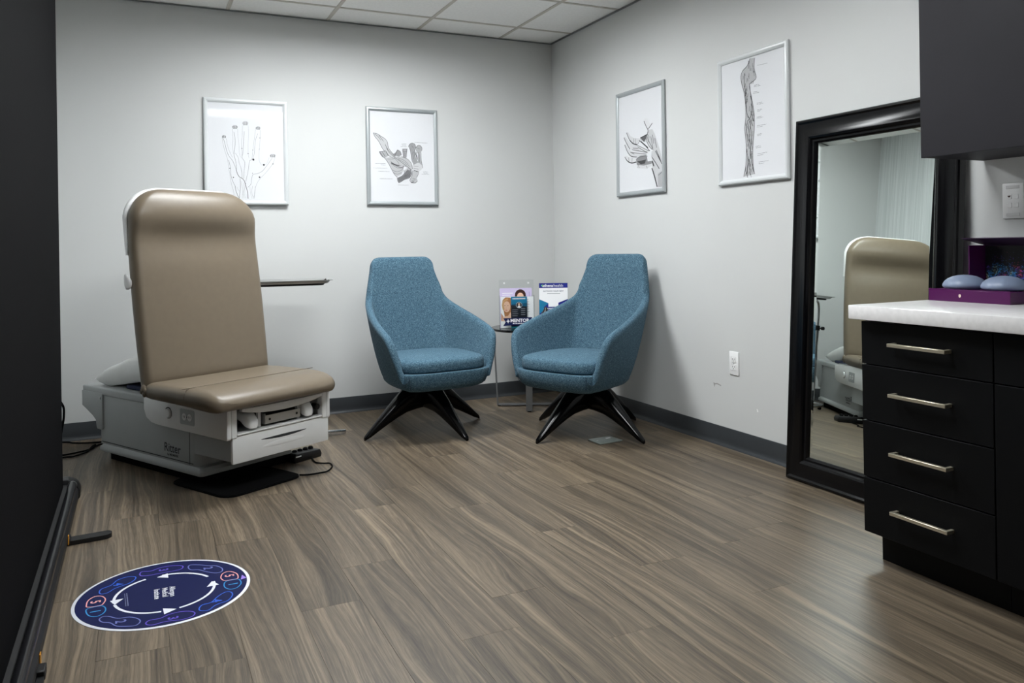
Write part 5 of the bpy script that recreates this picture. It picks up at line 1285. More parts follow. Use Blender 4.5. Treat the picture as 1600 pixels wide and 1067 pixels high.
# ------------------------------------------------------------------ side table in the corner and what stands on it
TZ = .525; TC = Vector((-.42, -.395, 0))
t = tag(empty('side_table', TC), 'small round black table with grey flat-bar legs between the chairs', 'table')
bm = newbm(); lathe(bm, [(0, TZ - .016), (.245, TZ - .016), (.25, TZ - .012), (.25, TZ - .003), (.247, TZ), (0, TZ)], 56); obj('tabletop', bm, mat('black_gloss_top', (12, 12, 14), .14, spec=.5), t)
for a in (math.atan2(-.45, .89), math.atan2(.89, .45)):
    d = Vector((math.cos(a), math.sin(a), 0)); w = Vector((-d.y, d.x, 0))
    def bar(p, q, wd, th, bm):
        p, q = Vector(p), Vector(q); ax = (q - p).normalized(); nn = ax.cross(w).normalized()
        loft(bm, [[x + w * sx * wd / 2 + nn * sy * th / 2 for sx, sy in ((-1, -1), (1, -1), (1, 1), (-1, 1))] for x in (p, q)])
    for s in (-1, 1):
        bm = newbm(); bar(d * s * .212 + Vector((0, 0, .008)), d * s * .232 + Vector((0, 0, TZ - .017)), .040, .009, bm); lg = obj('leg', bm, DKSTEEL, t)
        bm = newbm(); cyl(bm, d * s * .2, d * s * .2 + Vector((0, 0, .007)), .012, 12); obj('foot_pad', bm, RUBBER, lg)
    bm = newbm(); zz = .011 if a < 0 else .0115; bar(d * -.2155 + Vector((0, 0, zz)), d * .2155 + Vector((0, 0, zz)), .040, .008, bm); obj('floor_bar', bm, DKSTEEL, t)
def facing_card(name, c, rz): return empty(name, c, rz)
# clear brochure holder
RZ = math.radians(-22)
HX = Vector((-.520, -.430, TZ))
t = tag(empty('brochure_holder', HX, RZ), 'clear acrylic brochure holder with a navy MENTOR ribbon on the side table', 'holder'); HOLDER = t
bm = newbm(); th = .0025
rbox(bm, -.115, .115, .028, .028 + th, 0, .318, .0008, 1); obj('back_panel', bm, ACRYL, t)
bm = newbm(); rbox(bm, -.115, .115, -.034, .028, 0, th); obj('base', bm, ACRYL, t)
bm = newbm(); rbox(bm, -.115, .115, -.036, -.034, 0, .215); obj('front_panel', bm, ACRYL, t)
for s in (-1, 1):
    bm = newbm(); rbox(bm, s * .115 - .0012, s * .115 + .0012, -.034, .028, 0, .215); obj('side_panel', bm, ACRYL, t)
for s in (-1, 1):
    bm = newbm(); rbox(bm, s * .080 - .006, s * .080 + .006, .0245, .028, .290, .302, .002, 1); obj('clip_dot', bm, WPLATE, t)
C_ = lambda n, rgb: mat('print_' + n, rgb, .35)
pw, pn, pt, pl, psk, psk2, phr, phb, pdk, pgy, pbl = C_('white', (244, 244, 246)), C_('navy', (20, 30, 78)), C_('teal', (22, 120, 160)), C_('lilac', (206, 194, 226)), C_('skin', (232, 190, 164)), C_('skin_shade', (206, 150, 122)), C_('blonde', (176, 120, 78)), C_('brown_hair', (62, 36, 30)), C_('near_black', (26, 30, 40)), C_('grey', (150, 150, 158)), C_('royal_blue', (22, 32, 128))
def sheet(name, label, c, w, h, tilt=0.0):
    o = tag(empty(name, c, RZ), label, 'leaflet', 'printed leaflets on the side table'); o.rotation_euler = (-tilt, 0, RZ)
    bm = newbm(); rbox(bm, -w / 2, w / 2, -.0008, .0008, 0, h); obj('sheet', bm, pw, o)
    return o, Print((0, -.0008, 0), (1, 0, 0), (0, 0, 1), step=.00003, start=.0001)
def off(dy, dx=0): return HX + Vector((dx * math.cos(RZ) - dy * math.sin(RZ), dx * math.sin(RZ) + dy * math.cos(RZ), .0028))
o, p = sheet('leaflet', 'lilac leaflet with a dark haired woman, rearmost in the holder', off(.020, -.004), .212, .260)
p.rect(-.106, .106, 0, .260, pl); p.disc(.030, .215, .036, .036, phb); p.poly([(-.006, .215), (.066, .215), (.070, .16), (-.012, .16)], phb); p.disc(.030, .203, .022, .026, psk); p.rect(-.09, -.02, .225, .229, pw); p.rect(-.09, -.035, .213, .216, pw); p.rect(.088, .091, .12, .235, C_('lilac_dark', (150, 130, 190)))
p.done('printed_face', o)
o, p = sheet('leaflet', 'white leaflet with a fair haired woman, in the middle of the holder', off(-.006, .002), .216, .205)
p.poly([(-.100, .150), (-.094, .185), (-.075, .202), (-.045, .200), (-.022, .175), (-.02, .10), (-.03, .06), (-.06, .05), (-.082, .075), (-.088, .11)], phr)
p.disc(-.068, .140, .023, .036, psk); p.stroke([(-.060, .190), (-.085, .178), (-.093, .150), (-.088, .120)], .012, C_('gold_hair', (205, 160, 108))); p.disc(-.072, .117, .007, .0026, C_('lips', (190, 96, 92)))
p.poly([(-.106, .10), (-.09, .075), (-.06, .08), (-.045, .105), (-.035, .08), (0, .07), (0, .045), (-.106, .045)], psk); p.poly([(-.106, .10), (-.093, .08), (-.098, .05), (-.106, .05)], psk2)
p.poly([(.085, .05), (.108, .03), (.108, 0), (.09, 0)], psk2)
p.stroke([(-.084, .146), (-.080, .1475), (-.076, .147)], .003, phb); p.disc(-.0605, .1465, .004, .0016, phb, 10); p.stroke([(-.071, .140), (-.073, .128), (-.069, .127)], .0015, psk2)
for i in range(6): p.rect(.062, .075 + .004 * (i % 3), .185 - i * .016, .187 - i * .016, pgy)
p.rect(-.02, .08, 0, .012, C_('bright_teal', (40, 165, 190)))
for i in range(7): p.rect(.0 + i * .009, .006 + i * .009, .013, .017, pgy)
p.done('printed_face', o)
o, p = sheet('leaflet', 'narrow teal and charcoal card with a round portrait, frontmost in the holder', off(-.018, .014), .106, .205)
p.rect(-.053, .053, .155, .205, pt); p.rect(-.053, .053, .055, .150, pdk); p.poly([(-.053, .150), (.053, .140), (.053, .165), (-.053, .155)], C_('deep_teal', (16, 84, 116)))
p.disc(0, .150, .020, .020, pw); p.disc(0, .150, .0185, .0185, pdk); p.disc(0, .155, .0065, .009, psk); p.poly([(-.012, .133), (.012, .133), (.006, .146), (-.006, .146)], pw)
for i in range(9): p.rect(-.042 + i * .0095, -.035 + i * .0095, .189, .196, pw)
for i in range(4):
    p.rect(-.045, -.006 - .005 * (i % 2), .118 - i * .013, .121 - i * .013, pgy); p.rect(.012, .040, .124 - i * .013, .128 - i * .013, pgy)
p.rect(-.053, .053, 0, .055, pn)
p.rect(-.053, .053, 0, .012, C_('bright_teal', (40, 165, 190)))
p.done('printed_face', o)
t = HOLDER
p = Print((0, -.0362, 0), (1, 0, 0), (0, 0, 1), step=.00003, start=.0002)
p.poly([(-.092, .070), (.100, .074), (.084, .050), (.100, .026), (-.092, .020), (-.076, .045)], pn)
p.text('MENTOR', .016, .053, .030, pw, bold=.0009); p.poly([(-.060, .066), (-.056, .054), (-.046, .050), (-.056, .046), (-.060, .034), (-.064, .046), (-.074, .050), (-.064, .054)], pw)
for i in range(9): p.rect(-.030 + i * .0105, -.0225 + i * .0105, .032, .037, pw)
p.done('ribbon_label', t)
# black ribbed diffuser
VC = Vector((-.337, -.490, TZ))
t = tag(empty('diffuser_vase', VC), 'black teardrop shaped ribbed diffuser on the side table', 'diffuser')
bm = newbm(); seg = 48; rings = []
for r, z in ((.045, 0), (.058, .006), (.064, .022), (.062, .040), (.052, .060), (.038, .080), (.024, .100), (.014, .118), (.0095, .130), (.006, .134)):
    rings.append([(r * (1 + .018 * (k % 2)) * math.cos(2 * math.pi * k / seg + z * 5), r * (1 + .018 * (k % 2)) * math.sin(2 * math.pi * k / seg + z * 5), z) for k in range(seg)])
loft(bm, rings); obj('body', bm, VASE, t, smooth=30)
bm = newbm(); lathe(bm, [(0, 0), (.0055, 0), (.0055, .0012), (0, .0012)], 16, (0, 0, .1341)); obj('spout', bm, SLOT, t)
# sign card in an angled acrylic stand
AC = Vector((-.205, -.352, TZ)); AZ = math.radians(-30)
t = tag(empty('sign_stand', AC, AZ), 'blue and white portal sign card in a clear stand behind the diffuser', 'sign')
t.rotation_euler = (math.radians(-6), 0, AZ); t.scale = (1.10, 1.05, 1.05)
bm = newbm(); rbox(bm, -.092, .092, .0012, .0036, .008, .272); obj('stand_panel', bm, ACRYL, t)
bm = newbm(); rbox(bm, -.092, .092, -.03, .05, .0072, .0096, mtx=Matrix.Rotation(math.radians(6), 4, 'X')); obj('stand_foot', bm, ACRYL, t)
bm = newbm(); rbox(bm, -.089, .089, -.0008, .0008, .012, .270); obj('card', bm, pw, t)
p = Print((0, -.0008, 0), (1, 0, 0), (0, 0, 1), step=.00003, start=.0001)
p.rect(-.089, .089, .238, .270, pbl); p.text('athena', -.002, .253, .025, pw, align='RIGHT', bold=.0006); p.text('health', .000, .253, .025, pw, align='LEFT')
lf = C_('leaf_green', (130, 190, 60))
p.poly([(-.062, .253), (-.067, .262), (-.070, .253), (-.065, .246)], lf); p.poly([(-.075, .260), (-.068, .257), (-.070, .248), (-.077, .251)], C_('leaf_teal', (90, 180, 170)))
p.poly([(-.089, .165), (-.089, .05), (0, .05), (-.03, .138)], pt); p.poly([(-.089, .012), (.089, .012), (.089, .165), (.015, .135), (-.035, .135), (-.089, .09)], pbl)
p.poly([(-.089, .132), (-.05, .10), (-.089, .07)], pt)
p.text('ACTIVATE YOUR NEW', 0, .217, .0125, C_('slate', (110, 112, 130)), bold=.0002)
for i in range(9): p.rect(-.038 + i * .009, -.031 + i * .009, .200, .203, pgy)
p.rect(-.032, .030, .115, .192, pw)
p.text('SCAN TO BEGIN', 0, .103, .0115, pw, bold=.0004)
p.stroke([(.012 * math.cos(a), .07 + .012 * math.sin(a)) for a in [2 * math.pi * i / 14 for i in range(14)]], .003, pw, closed=True); p.stroke([(-.004, .065), (0, .075), (.004, .068)], .0022, pw)
p.done('printed_face', t)

# ------------------------------------------------------------------ exam chair (local x forward, y to its own left)
EX = tag(empty('exam_chair', (-2.5360, -1.3020, .030), math.atan2(-.876, .483)), 'taupe padded medical exam chair on a pale grey cabinet base', 'exam chair')
EX.scale = (.972, .972, .972)
def rrect(hw, hh, r, seg=6):
    """rounded rectangle outline, centred"""
    r = min(r, hw * .999, hh * .999); out = []
    for cx, cy, a0 in ((hw - r, hh - r, 0), (-hw + r, hh - r, 90), (-hw + r, -hh + r, 180), (hw - r, -hh + r, 270)):
        for k in range(seg + 1):
            a = math.radians(a0 + 90 * k / seg); out.append((cx + r * math.cos(a), cy + r * math.sin(a)))
    return out
def densify(P, step=.05):
    out = []
    n = 14
    for i, p in enumerate(P):
        q = P[(i + 1) % len(P)]; out.append(p)
        if i % 7 == 6 and i in (6, 20):
            for k in range(1, n): out.append((p[0] + (q[0] - p[0]) * k / n, p[1] + (q[1] - p[1]) * k / n))
    return out
BY0, BY1 = .010, .505
# base body, front corners rounded
bm = newbm()
plan = []
for cx, cy, a0, r in ((-.036 - .045, BY1 - .045, 0, .045), (-.925 + .01, BY1 - .01, 90, .01), (-.925 + .01, BY0 + .01, 180, .01), (-.036 - .045, BY0 + .045, 270, .045)):
    for k in range(7):
        a = math.radians(a0 + 15 * k); plan.append((cx + r * math.cos(a), cy + r * math.sin(a)))
loft(bm, [[(x, y, z) for x, y in plan] for z in (.048, .325)])
body = obj('base_body', bm, SHELLG, EX)
bm = newbm(); tube(bm, [(-.905, BY0 - .0005, .062), (-.065, BY0 - .0005, .062)], 0, flat=(.0016, .004)); tube(bm, [(-.092, BY0 - .0005, .055), (-.092, BY0 - .0005, .235)], 0, flat=(.0022, .0016)); obj('panel_joint', bm, INNERD, body)
bm = newbm()
loft(bm, [[(-.46 + a * s1 + .01, .2575 + b * s2, z) for a, b in rrect(.47, .262, .02)] for z, s1, s2 in ((.016, 1, 1), (.020, 1.004, 1.004), (.036, 1.0, .995), (.050, .965, .95))])
obj('base_skirt', bm, SHELLG, EX)
bm = newbm(); rbox(bm, -.86, .0, .03, .485, -.0305, .018); obj('base_feet', bm, RUBBER, EX)
bm = newbm(); loft(bm, [[(.05 + a, .165 + b, z) for a, b in rrect(.235, .215, .07)] for z in (-.0303, -.0245)]); loft(bm, [[(.05 + a * .98, .165 + b * .98, z) for a, b in rrect(.235, .215, .07)] for z in (-.0245, -.022)]); obj('floor_pad', bm, RUBBER, EX)
# rear top cover and end cap
bm = newbm(); rbox(bm, -1.098, -.36, BY0 - .008, BY1 + .008, .306, .347, .009, 3); obj('top_cover', bm, SHELLG, EX)
cap = [(-1.100, .318), (-1.100, .236), (-1.06, .222), (-.985, .190), (-.955, .172), (-.946, .135), (-.940, .126), (-.897, .124), (-.888, .134), (-.886, .318)]
bm = newbm(); prism(bm, cap, 'y', BY0 - .010, BY1 + .010, .0015)
ec = obj('rear_cover', bm, SHELLG, EX, smooth=30)
bm = newbm(); cyl(bm, (-.905, BY0 - .010, .292), (-.905, BY0 - .015, .292), .007, 14); obj('bolt', bm, STEEL, ec)
# upper carriage: side panels, deck, front frame
side = [(-.425, .352), (-.425, .290), (-.405, .252), (-.36, .232), (-.30, .226), (.255, .218), (.262, .226), (.262, .368), (-.10, .372), (-.25, .366)]
for y0, y1, nm in ((-.028, -.006, 'r'), (.540, .562, 'l')):
    bm = newbm(); prism(bm, side, 'y', y0, y1, .004); sp = obj('side_panel', bm, SHELLW, EX, smooth=30)
    yo = y0 if nm == 'r' else y1; s = -1 if nm == 'r' else 1
    bm = newbm(); cyl(bm, (-.205, yo, .296), (-.205, yo + s * .002, .296), .0275, 28); obj('dial_ring', bm, SLOT, sp)
    bm = newbm(); cyl(bm, (-.203, yo + s * .002, .295), (-.203, yo + s * .010, .295), .024, 28, r1=.021); obj('dial_knob', bm, SHELLW, sp)
    bm = newbm(); loft(bm, [[(-.048 + a, yo + s * h, .292 + b) for a, b in rrect(.058, .036, .008)] for h in (0, .0015)]); pl = obj('outlet_plate', bm, SHELLG, sp)
    bm = newbm()
    for q in (-.070, -.026): cyl(bm, (q, yo + s * .0012, .292), (q, yo + s * .003, .292), .017, 20)
    rc = obj('receptacle', bm, SHELLW, pl)
    bm = newbm()
    for q in (-.070, -.026):
        for w in (-.006, .006): rbox(bm, q + w - .0012, q + w + .0012, yo + s * .0028 - .0006, yo + s * .0028 + .0006, .288, .298)
    cyl(bm, (-.048, yo + s * .0012, .292), (-.048, yo + s * .003, .292), .003, 10)
    obj('slot', bm, SLOT, pl)
bm = newbm(); rbox(bm, -.40, .20, -.008, .542, .352, .366); rbox(bm, -.40, .235, -.004, .538, .226, .236); rbox(bm, -.40, -.385, -.006, .540, .232, .36); obj('deck', bm, SHELLG, EX)
bm = newbm(); rbox(bm, .04, .055, -.006, .54, .236, .352); obj('cavity_back', bm, INNERD, EX)
bm = newbm()
rbox(bm, .225, .262, -.006, .024, .224, .362, .003, 1); rbox(bm, .225, .262, .512, .540, .224, .362, .003, 1); rbox(bm, .215, .262, .024, .512, .232, .240, .002, 1); obj('front_frame', bm, SHELLW, EX)
# pull-out footrest lip, bowed like a shallow smile
bm = newbm(); top = []; low = []
for k in range(13):
    q = k / 12; y = .045 + q * .46; sag = .016 * (1 - (2 * q - 1) ** 2)
    low.append((y, .328 - sag + .010 * abs(2 * q - 1) ** 3)); top.append((y, .352 - .004 * (1 - (2 * q - 1) ** 2)))
prism(bm, low + top[::-1], 'x', .245, .272, .003); fl_ = obj('footrest_lip', bm, SHELLW, EX, smooth=50)
bm = newbm(); rbox(bm, .10, .262, .08, .48, .352, .372, .004, 1); obj('footrest_pad', bm, mat('dark_brown_vinyl', (62, 54, 49), .45), EX)
# stirrups folded in the cavity, steel bracket with two holes, black knob
for yc in (.095, .445):
    bm = newbm(); sg = 1 if yc < .3 else -1
    rings = []
    for x, z, hw, hh in ((.06, .318, .018, .014), (.14, .312, .022, .018), (.20, .300, .026, .024), (.235, .286, .028, .030), (.258, .272, .026, .022), (.266, .262, .018, .010)):
        rings.append([(x, yc + a + sg * (x - .06) * .08, z + b) for a, b in rrect(hw, hh, .012, 4)])
    loft(bm, rings); obj('stirrup', bm, SHELLW, EX, smooth=50)
bm = newbm(); rbox(bm, .205, .220, .165, .180, .241, .315); obj('bracket_post', bm, SHELLW, EX)
bm = newbm(); rbox(bm, .205, .220, .390, .405, .241, .325); obj('bracket_post', bm, SHELLW, EX)
bm = newbm(); rbox(bm, .236, .240, .190, .395, .252, .292, .001, 1); rbox(bm, .18, .238, .190, .194, .252, .300, .001, 1); br = obj('steel_bracket', bm, STEEL, EX)
for q in (.215, .372):
    bm = newbm(); cyl(bm, (.2395, q, .272), (.2412, q, .272), .006, 14); obj('bolt_hole', bm, SLOT, br)
bm = newbm(); cyl(bm, (.215, .492, .284), (.252, .492, .284), .014, 20); cyl(bm, (.252, .492, .284), (.255, .492, .284), .008, 16); obj('release_knob', bm, MBLACK, EX)
# flat-fronted drawer; a dark crescent strip paints the shade of its finger scoop
dr_front = newbm()
rbox(dr_front, .238, .256, .003, .555, .106, .230, .004, 2)
dr = obj('drawer', dr_front, SHELLW, EX)
bm = newbm(); rbox(bm, -.06, .236, .012, .546, .112, .222, .002, 1); obj('drawer_box', bm, SHELLG, dr)
bm = newbm(); gp = []; gq = []
for k in range(17):
    q = k / 16; y = .155 + q * .26; gp.append((y, .189 - .009 * (1 - (2 * q - 1) ** 2))); gq.append((y, .191 + .002 * (1 - (2 * q - 1) ** 2)))
prism(bm, gp + gq[::-1], 'x', .2555, .2566); obj('grip_shade', bm, INNERD, dr)
bm = newbm(); rings = []
for h, g in ((.2550, 1.0), (.2567, .85), (.2574, .5)):
    rings.append([(h, .285 + (a) * g, .158 + b * g) for a, b in [(.135 * math.cos(w), .014 * math.sin(w) - .004 * math.cos(w) ** 2) for w in [2 * math.pi * j / 28 for j in range(28)]]])
loft(bm, rings); obj('grip_lip', bm, SHELLW, dr, smooth=60)
# seat upholstery
CY = .215
bm = newbm(); rings = []
for x, hw, zt, zb in ((-.262, .27, .420, .402), (-.258, .325, .436, .386), (-.245, .348, .447, .376), (-.20, .354, .451, .372), (-.10, .356, .454, .370), (0, .358, .455, .369), (.10, .359, .455, .366), (.112, .359, .4535, .366), (.124, .359, .456, .365), (.20, .358, .455, .360), (.255, .355, .449, .357), (.295, .346, .437, .358), (.318, .333, .424, .363), (.332, .312, .410, .371), (.339, .280, .400, .380), (.341, .24, .394, .386)):
    hh = (zt - zb) / 2
    rings.append([(x, CY + a, (zt + zb) / 2 + b) for a, b in rrect(hw, hh, min(.045, hh * .98), 6)])
loft(bm, rings); seat = obj('seat', bm, VINYL, EX, smooth=60)
def welt(parent, pts, r=.0016):
    bm = newbm(); tube(bm, catmull(pts, 5), r, 6); return obj('welt', bm, VINYLS, parent)
ssl = [(.112, CY + a, .4117 + b) for a, b in rrect(.3595, .0432, .0425, 6)]
ssl = [p for p in ssl if p[2] > .385]
ssl.sort(key=lambda p: p[1]); welt(seat, ssl)
# backrest upholstery
def xf(z): return -.200 - .135 * (z - .43) / .94 + .020 * math.exp(-((z - 1.26) / .10) ** 2)
def dip(z, q): return (-.016 * math.exp(-((z - 1.12) / .075) ** 2) + .012 * math.exp(-((z - 1.25) / .09) ** 2)) * max(0, 1 - q ** 4) + .012 * (1 - q * q)
ZT = 1.375
def bhw(z):
    w = .350 + .006 * math.sin(max(0, min(1, (z - .45) / .7)) * math.pi)
    if z > 1.185: w = min(w, .354 - .19 + .19 * math.sqrt(max(0, 1 - ((z - 1.185) / (ZT - 1.185)) ** 2.2)))
    return w
bm = newbm(); rings = []
zs = [.425, .432, .445, .47] + [.50 + .04 * k for k in range(17)] + [1.16, 1.185, 1.21, 1.235, 1.26, 1.285, 1.305, 1.322, 1.337, 1.349, 1.358, 1.365, 1.370, 1.3735]
zs = sorted(set(zs))
for z in zs:
    th = .078
    if z < .47: th *= math.sqrt(max(.05, 1 - ((.47 - z) / .05) ** 2))
    e = max(0, (z - 1.29) / (ZT - 1.29)); back = xf(z if z < 1.3 else 1.3) - .078 + (-.144 * (max(z, 1.3) - 1.3)); front = xf(min(z, 1.3)) - .144 * (max(z, 1.3) - 1.3)
    front -= .040 * (1 - math.sqrt(max(0, 1 - e ** 2))) if e > 0 else 0
    hw = max(bhw(z), .05); hh = (front - back) / 2 * (1 if z > .47 else th / .078); cx = (front + back) / 2
    rr_ = []
    for a, b in densify(rrect(hw, hh, min(.048, hh * .97), 6)):
        f_ = max(0, min(1, (b + hh * .2) / (hh * 1.2))) if hh > .02 else 0
        rr_.append((cx + b + dip(z, min(1, abs(a) / hw)) * f_ * min(1, hh / .035), CY - .002 + a, z))
    rings.append(rr_)
loft(bm, rings); back = obj('backrest', bm, VINYL, EX, smooth=60)
# white shell wrapped round the back of the headrest
bm = newbm(); rings = []
for z in [1.05, 1.058, 1.075, 1.11, 1.15, 1.185, 1.21, 1.24, 1.27, 1.295, 1.315, 1.335, 1.35, 1.362, 1.371, 1.378, 1.382]:
    xb = -.200 - .135 * (z - .43) / .94
    g = max(0, min(1, (z - 1.05) / .06)); w = bhw(min(z - .006, ZT - .0005)) + .004; x0 = xb - .050 - .012 * (1 - g)
    rings.append([(xb - .066 + b, CY - .002 + a, z) for a, b in rrect(max(w, .06), .017 * (.35 + .65 * g), .014, 5)])
loft(bm, rings); obj('headrest_shell', bm, SHELLW, EX, smooth=60)
# steel frame behind the back
bm = newbm()
for y in (.03, .40): tube(bm, [(-.30, y, .37), (-.31, y, .55), (-.345, y, .95), (-.355, y, 1.05)], .012, 10)
rbox(bm, -.335, -.29, 0, .43, .56, .60); obj('back_frame', bm, DKSTEEL, EX)
# side release handle
bm = newbm(); rings = []
for y, x, z, a, b in ((-.095, -.315, .915, .010, .010), (-.136, -.318, .915, .011, .011), (-.148, -.320, .918, .014, .030), (-.158, -.326, .925, .012, .038), (-.164, -.332, .932, .006, .028)):
    rings.append([(x + a * math.cos(w), y, z + b * math.sin(w)) for w in [2 * math.pi * j / 16 for j in range(16)]])
loft(bm, rings); obj('release_handle', bm, SHELLW, EX, smooth=60)
# gathered vinyl where back and seat meet
for yy, s in ((CY - .348, -1), (CY + .346, 1)):
    bm = newbm()
    for dx, dz, r in ((-.232, .425, .016), (-.214, .412, .014), (-.246, .410, .013), (-.228, .398, .012)):
        t2 = bmesh.new(); bmesh.ops.create_uvsphere(t2, u_segments=12, v_segments=8, radius=r); merge(bm, t2, 0, Matrix.Translation((dx, yy, dz)) @ Matrix.Diagonal((1, .8, 1.2, 1)))
    obj('gathered_pleat', bm, VINYL, EX, smooth=60)
# maker's lettering on both flanks
for sgn, yo in ((-1, BY0 - .0006), (1, BY1 + .0006)):
    u = (1, 0, 0) if sgn < 0 else (-1, 0, 0)
    p = Print((-.240, yo, 0), u, (0, 0, 1), start=.0002)
    k = mat('lettering_black', (24, 24, 26), .5)
    p.text('Ritter', 0, .112, .060, k, bold=.0006); p.text('by MIDMARK', .004, .080, .0165, k, bold=.0005)
    p.done('lettering', body)

# things lying on the base behind the backrest (placed in the chair's own axes)
CH = Matrix.Translation((-2.5360, -1.3020, .0225)) @ Matrix.Rotation(math.atan2(-.876, .483), 4, 'Z')
def on_chair(x, y, z): return CH @ Vector((x, y, z))
bm = newbm(); loft(bm, [[(a, b, z) for a, b in rrect(.165 * s, .20 * s, .02)] for z, s in ((0, .985), (.003, 1), (.015, 1), (.019, .985))])
o = tag(obj('folded_pad', bm, NAVY), 'folded navy pad under the pillow on the exam chair base', 'pad'); o.location = on_chair(-.56, .25, .3475); o.rotation_euler = (0, 0, EX.rotation_euler.z)
bm = newbm(); N_ = 28; grid = {}
prn = random.Random(3)
for sgn in (1, -1):
    for i in range(N_ + 1):
        for j in range(N_ + 1):
            u, v = -1 + 2 * i / N_, -1 + 2 * j / N_
            edge = i in (0, N_) or j in (0, N_)
            if sgn < 0 and edge: grid[(sgn, i, j)] = grid[(1, i, j)]; continue
            x = .275 * u * (1 - .10 * (1 - v * v) * (abs(u) ** 3)); y = .215 * v * (1 - .12 * (1 - u * u) * (abs(v) ** 3))
            h = .080 * ((1 - u ** 4) * (1 - v ** 4)) ** .55
            wr = .005 * math.sin(9 * u + 14 * v + 2 * math.sin(5 * v)) * (1 - u * u) ** .3 * (1 - v * v) ** .3 + .004 * math.sin(23 * v - 6 * u)*(1 - u * u) * (1 - v * v)
            z = sgn * h + (wr if sgn > 0 else 0)
            if sgn < 0: z = max(z, -.046)
            grid[(sgn, i, j)] = bm.verts.new((x, y, z))
for sgn in (1, -1):
    for i in range(N_):
        for j in range(N_):
            q = [grid[(sgn, i, j)], grid[(sgn, i + 1, j)], grid[(sgn, i + 1, j + 1)], grid[(sgn, i, j + 1)]]
            f = bm.faces.new(q if sgn > 0 else q[::-1]); f.smooth = True
o = tag(obj('pillow', bm, PILLOW, smooth=80), 'crumpled pale grey pillow behind the exam chair back', 'pillow'); o.location = on_chair(-.70, .230, .420); o.rotation_euler = (0, math.radians(-9), EX.rotation_euler.z)

# foot control with its cord
t = tag(empty('foot_control', (-2.030, -1.040, 0), math.radians(29)), 'black foot control pedal with a looped cord beside the exam chair', 'foot control')
bm = newbm(); prism(bm, [(-.085, 0), (.085, 0), (.090, .018), (.080, .040), (-.075, .046), (-.088, .025)], 'y', -.045, .045, .006); pb = obj('housing', bm, MBLACK, t)
for q in (-.05, -.016, .018, .052):
    bm = newbm(); lathe(bm, [(0, 0), (.013, 0), (.012, .010), (.008, .014), (0, .015)], 18, (q, 0, .041)); obj('button', bm, RUBBER, t)
bm = newbm(); rbox(bm, -.078, -.045, -.0465, -.045, .028, .034); obj('marking', bm, WPLATE, pb)
cord = [(-1.989, -1.045, .012)] + [(x, y, .005) for x, y in CORD_PTS]
inv = (Matrix.Translation((-2.030, -1.040, 0)) @ Matrix.Rotation(math.radians(29), 4, 'Z')).inverted()
bm = newbm(); tube(bm, catmull([inv @ Vector(p) for p in cord], 6), .0038, 8); obj('cord', bm, RUBBER, t)

# ------------------------------------------------------------------ instrument stand behind the exam chair
TP = Vector((-2.030, -.450, 0)); TR = math.radians(-6)
t = tag(empty('instrument_stand', TP, TR), 'stainless steel instrument tray stand behind the exam chair', 'tray stand')
bm = newbm(); rings = []; z0 = .872
for a, b, z in ((.280, .172, z0 + .016), (.280, .172, z0 + .019), (.268, .160, z0 + .018), (.258, .150, z0 + .004), (.254, .146, z0)):
    rings.append([(x, y, z) for x, y in rrect(a, b, .045, 6)])
rings2 = [[(x, y, z - .0014) for x, y, z in r] for r in rings[::-1]]
loft(bm, rings, False, True); loft(bm, rings2[:0:-1] if False else [[(x, y, z - .0015) for x, y, z in r] for r in rings], False, True)
loft(bm, [rings[0], [(x, y, z - .0015) for x, y, z in rings[0]]], False, False)
obj('tray', bm, STEEL, t, smooth=50)
bm = newbm(); tube(bm, [(x, y, z0 - .007) for x, y in rrect(.230, .125, .04, 5)], .0055, 8, closed=True)
for q in (-.1, .1): tube(bm, [(.2295, q * .8, z0 - .006), (.248, q * .8, z0 + .004), (.264, q * .8, z0 + .0155)], .004, 8)
obj('tray_support', bm, MBLACK, t)
bm = newbm(); tube(bm, catmull([(-.17, .0, z0 - .009), (-.235, .0, z0 - .012), (-.275, .0, z0 - .035), (-.290, .0, z0 - .10), (-.290, .0, .62)], 5), .0105, 12); tube(bm, [(-.290, 0, .64), (-.290, 0, .05)], .0135, 12); pole = obj('pole', bm, CHROME, t)
bm = newbm(); cyl(bm, (-.290, 0, .615), (-.290, 0, .655), .019, 16); cyl(bm, (-.290, -.019, .635), (-.290, -.045, .635), .006, 10); cyl(bm, (-.290, -.040, .635), (-.290, -.058, .635), .014, 14); obj('height_knob', bm, MBLACK, pole)
bm = newbm(); tube(bm, catmull([(.338, -.120, .016), (.10, -.150, .030), (-.22, -.13, .038), (-.285, -.06, .038), (-.290, .0, .038), (-.285, .06, .038), (-.22, .13, .038), (-.05, .160, .036), (.06, .160, .034)], 5), .0125, 10); obj('base_frame', bm, CHROME, t)
for x, y in ((.04, .160), (.12, -.150), (-.262, -.092), (-.262, .092)):
    bm = newbm(); cyl(bm, (x, y - .008, .014), (x, y + .008, .014), .014, 18); cyl(bm, (x, y, .014), (x, y, .034), .005, 8); obj('caster', bm, RUBBER, t)

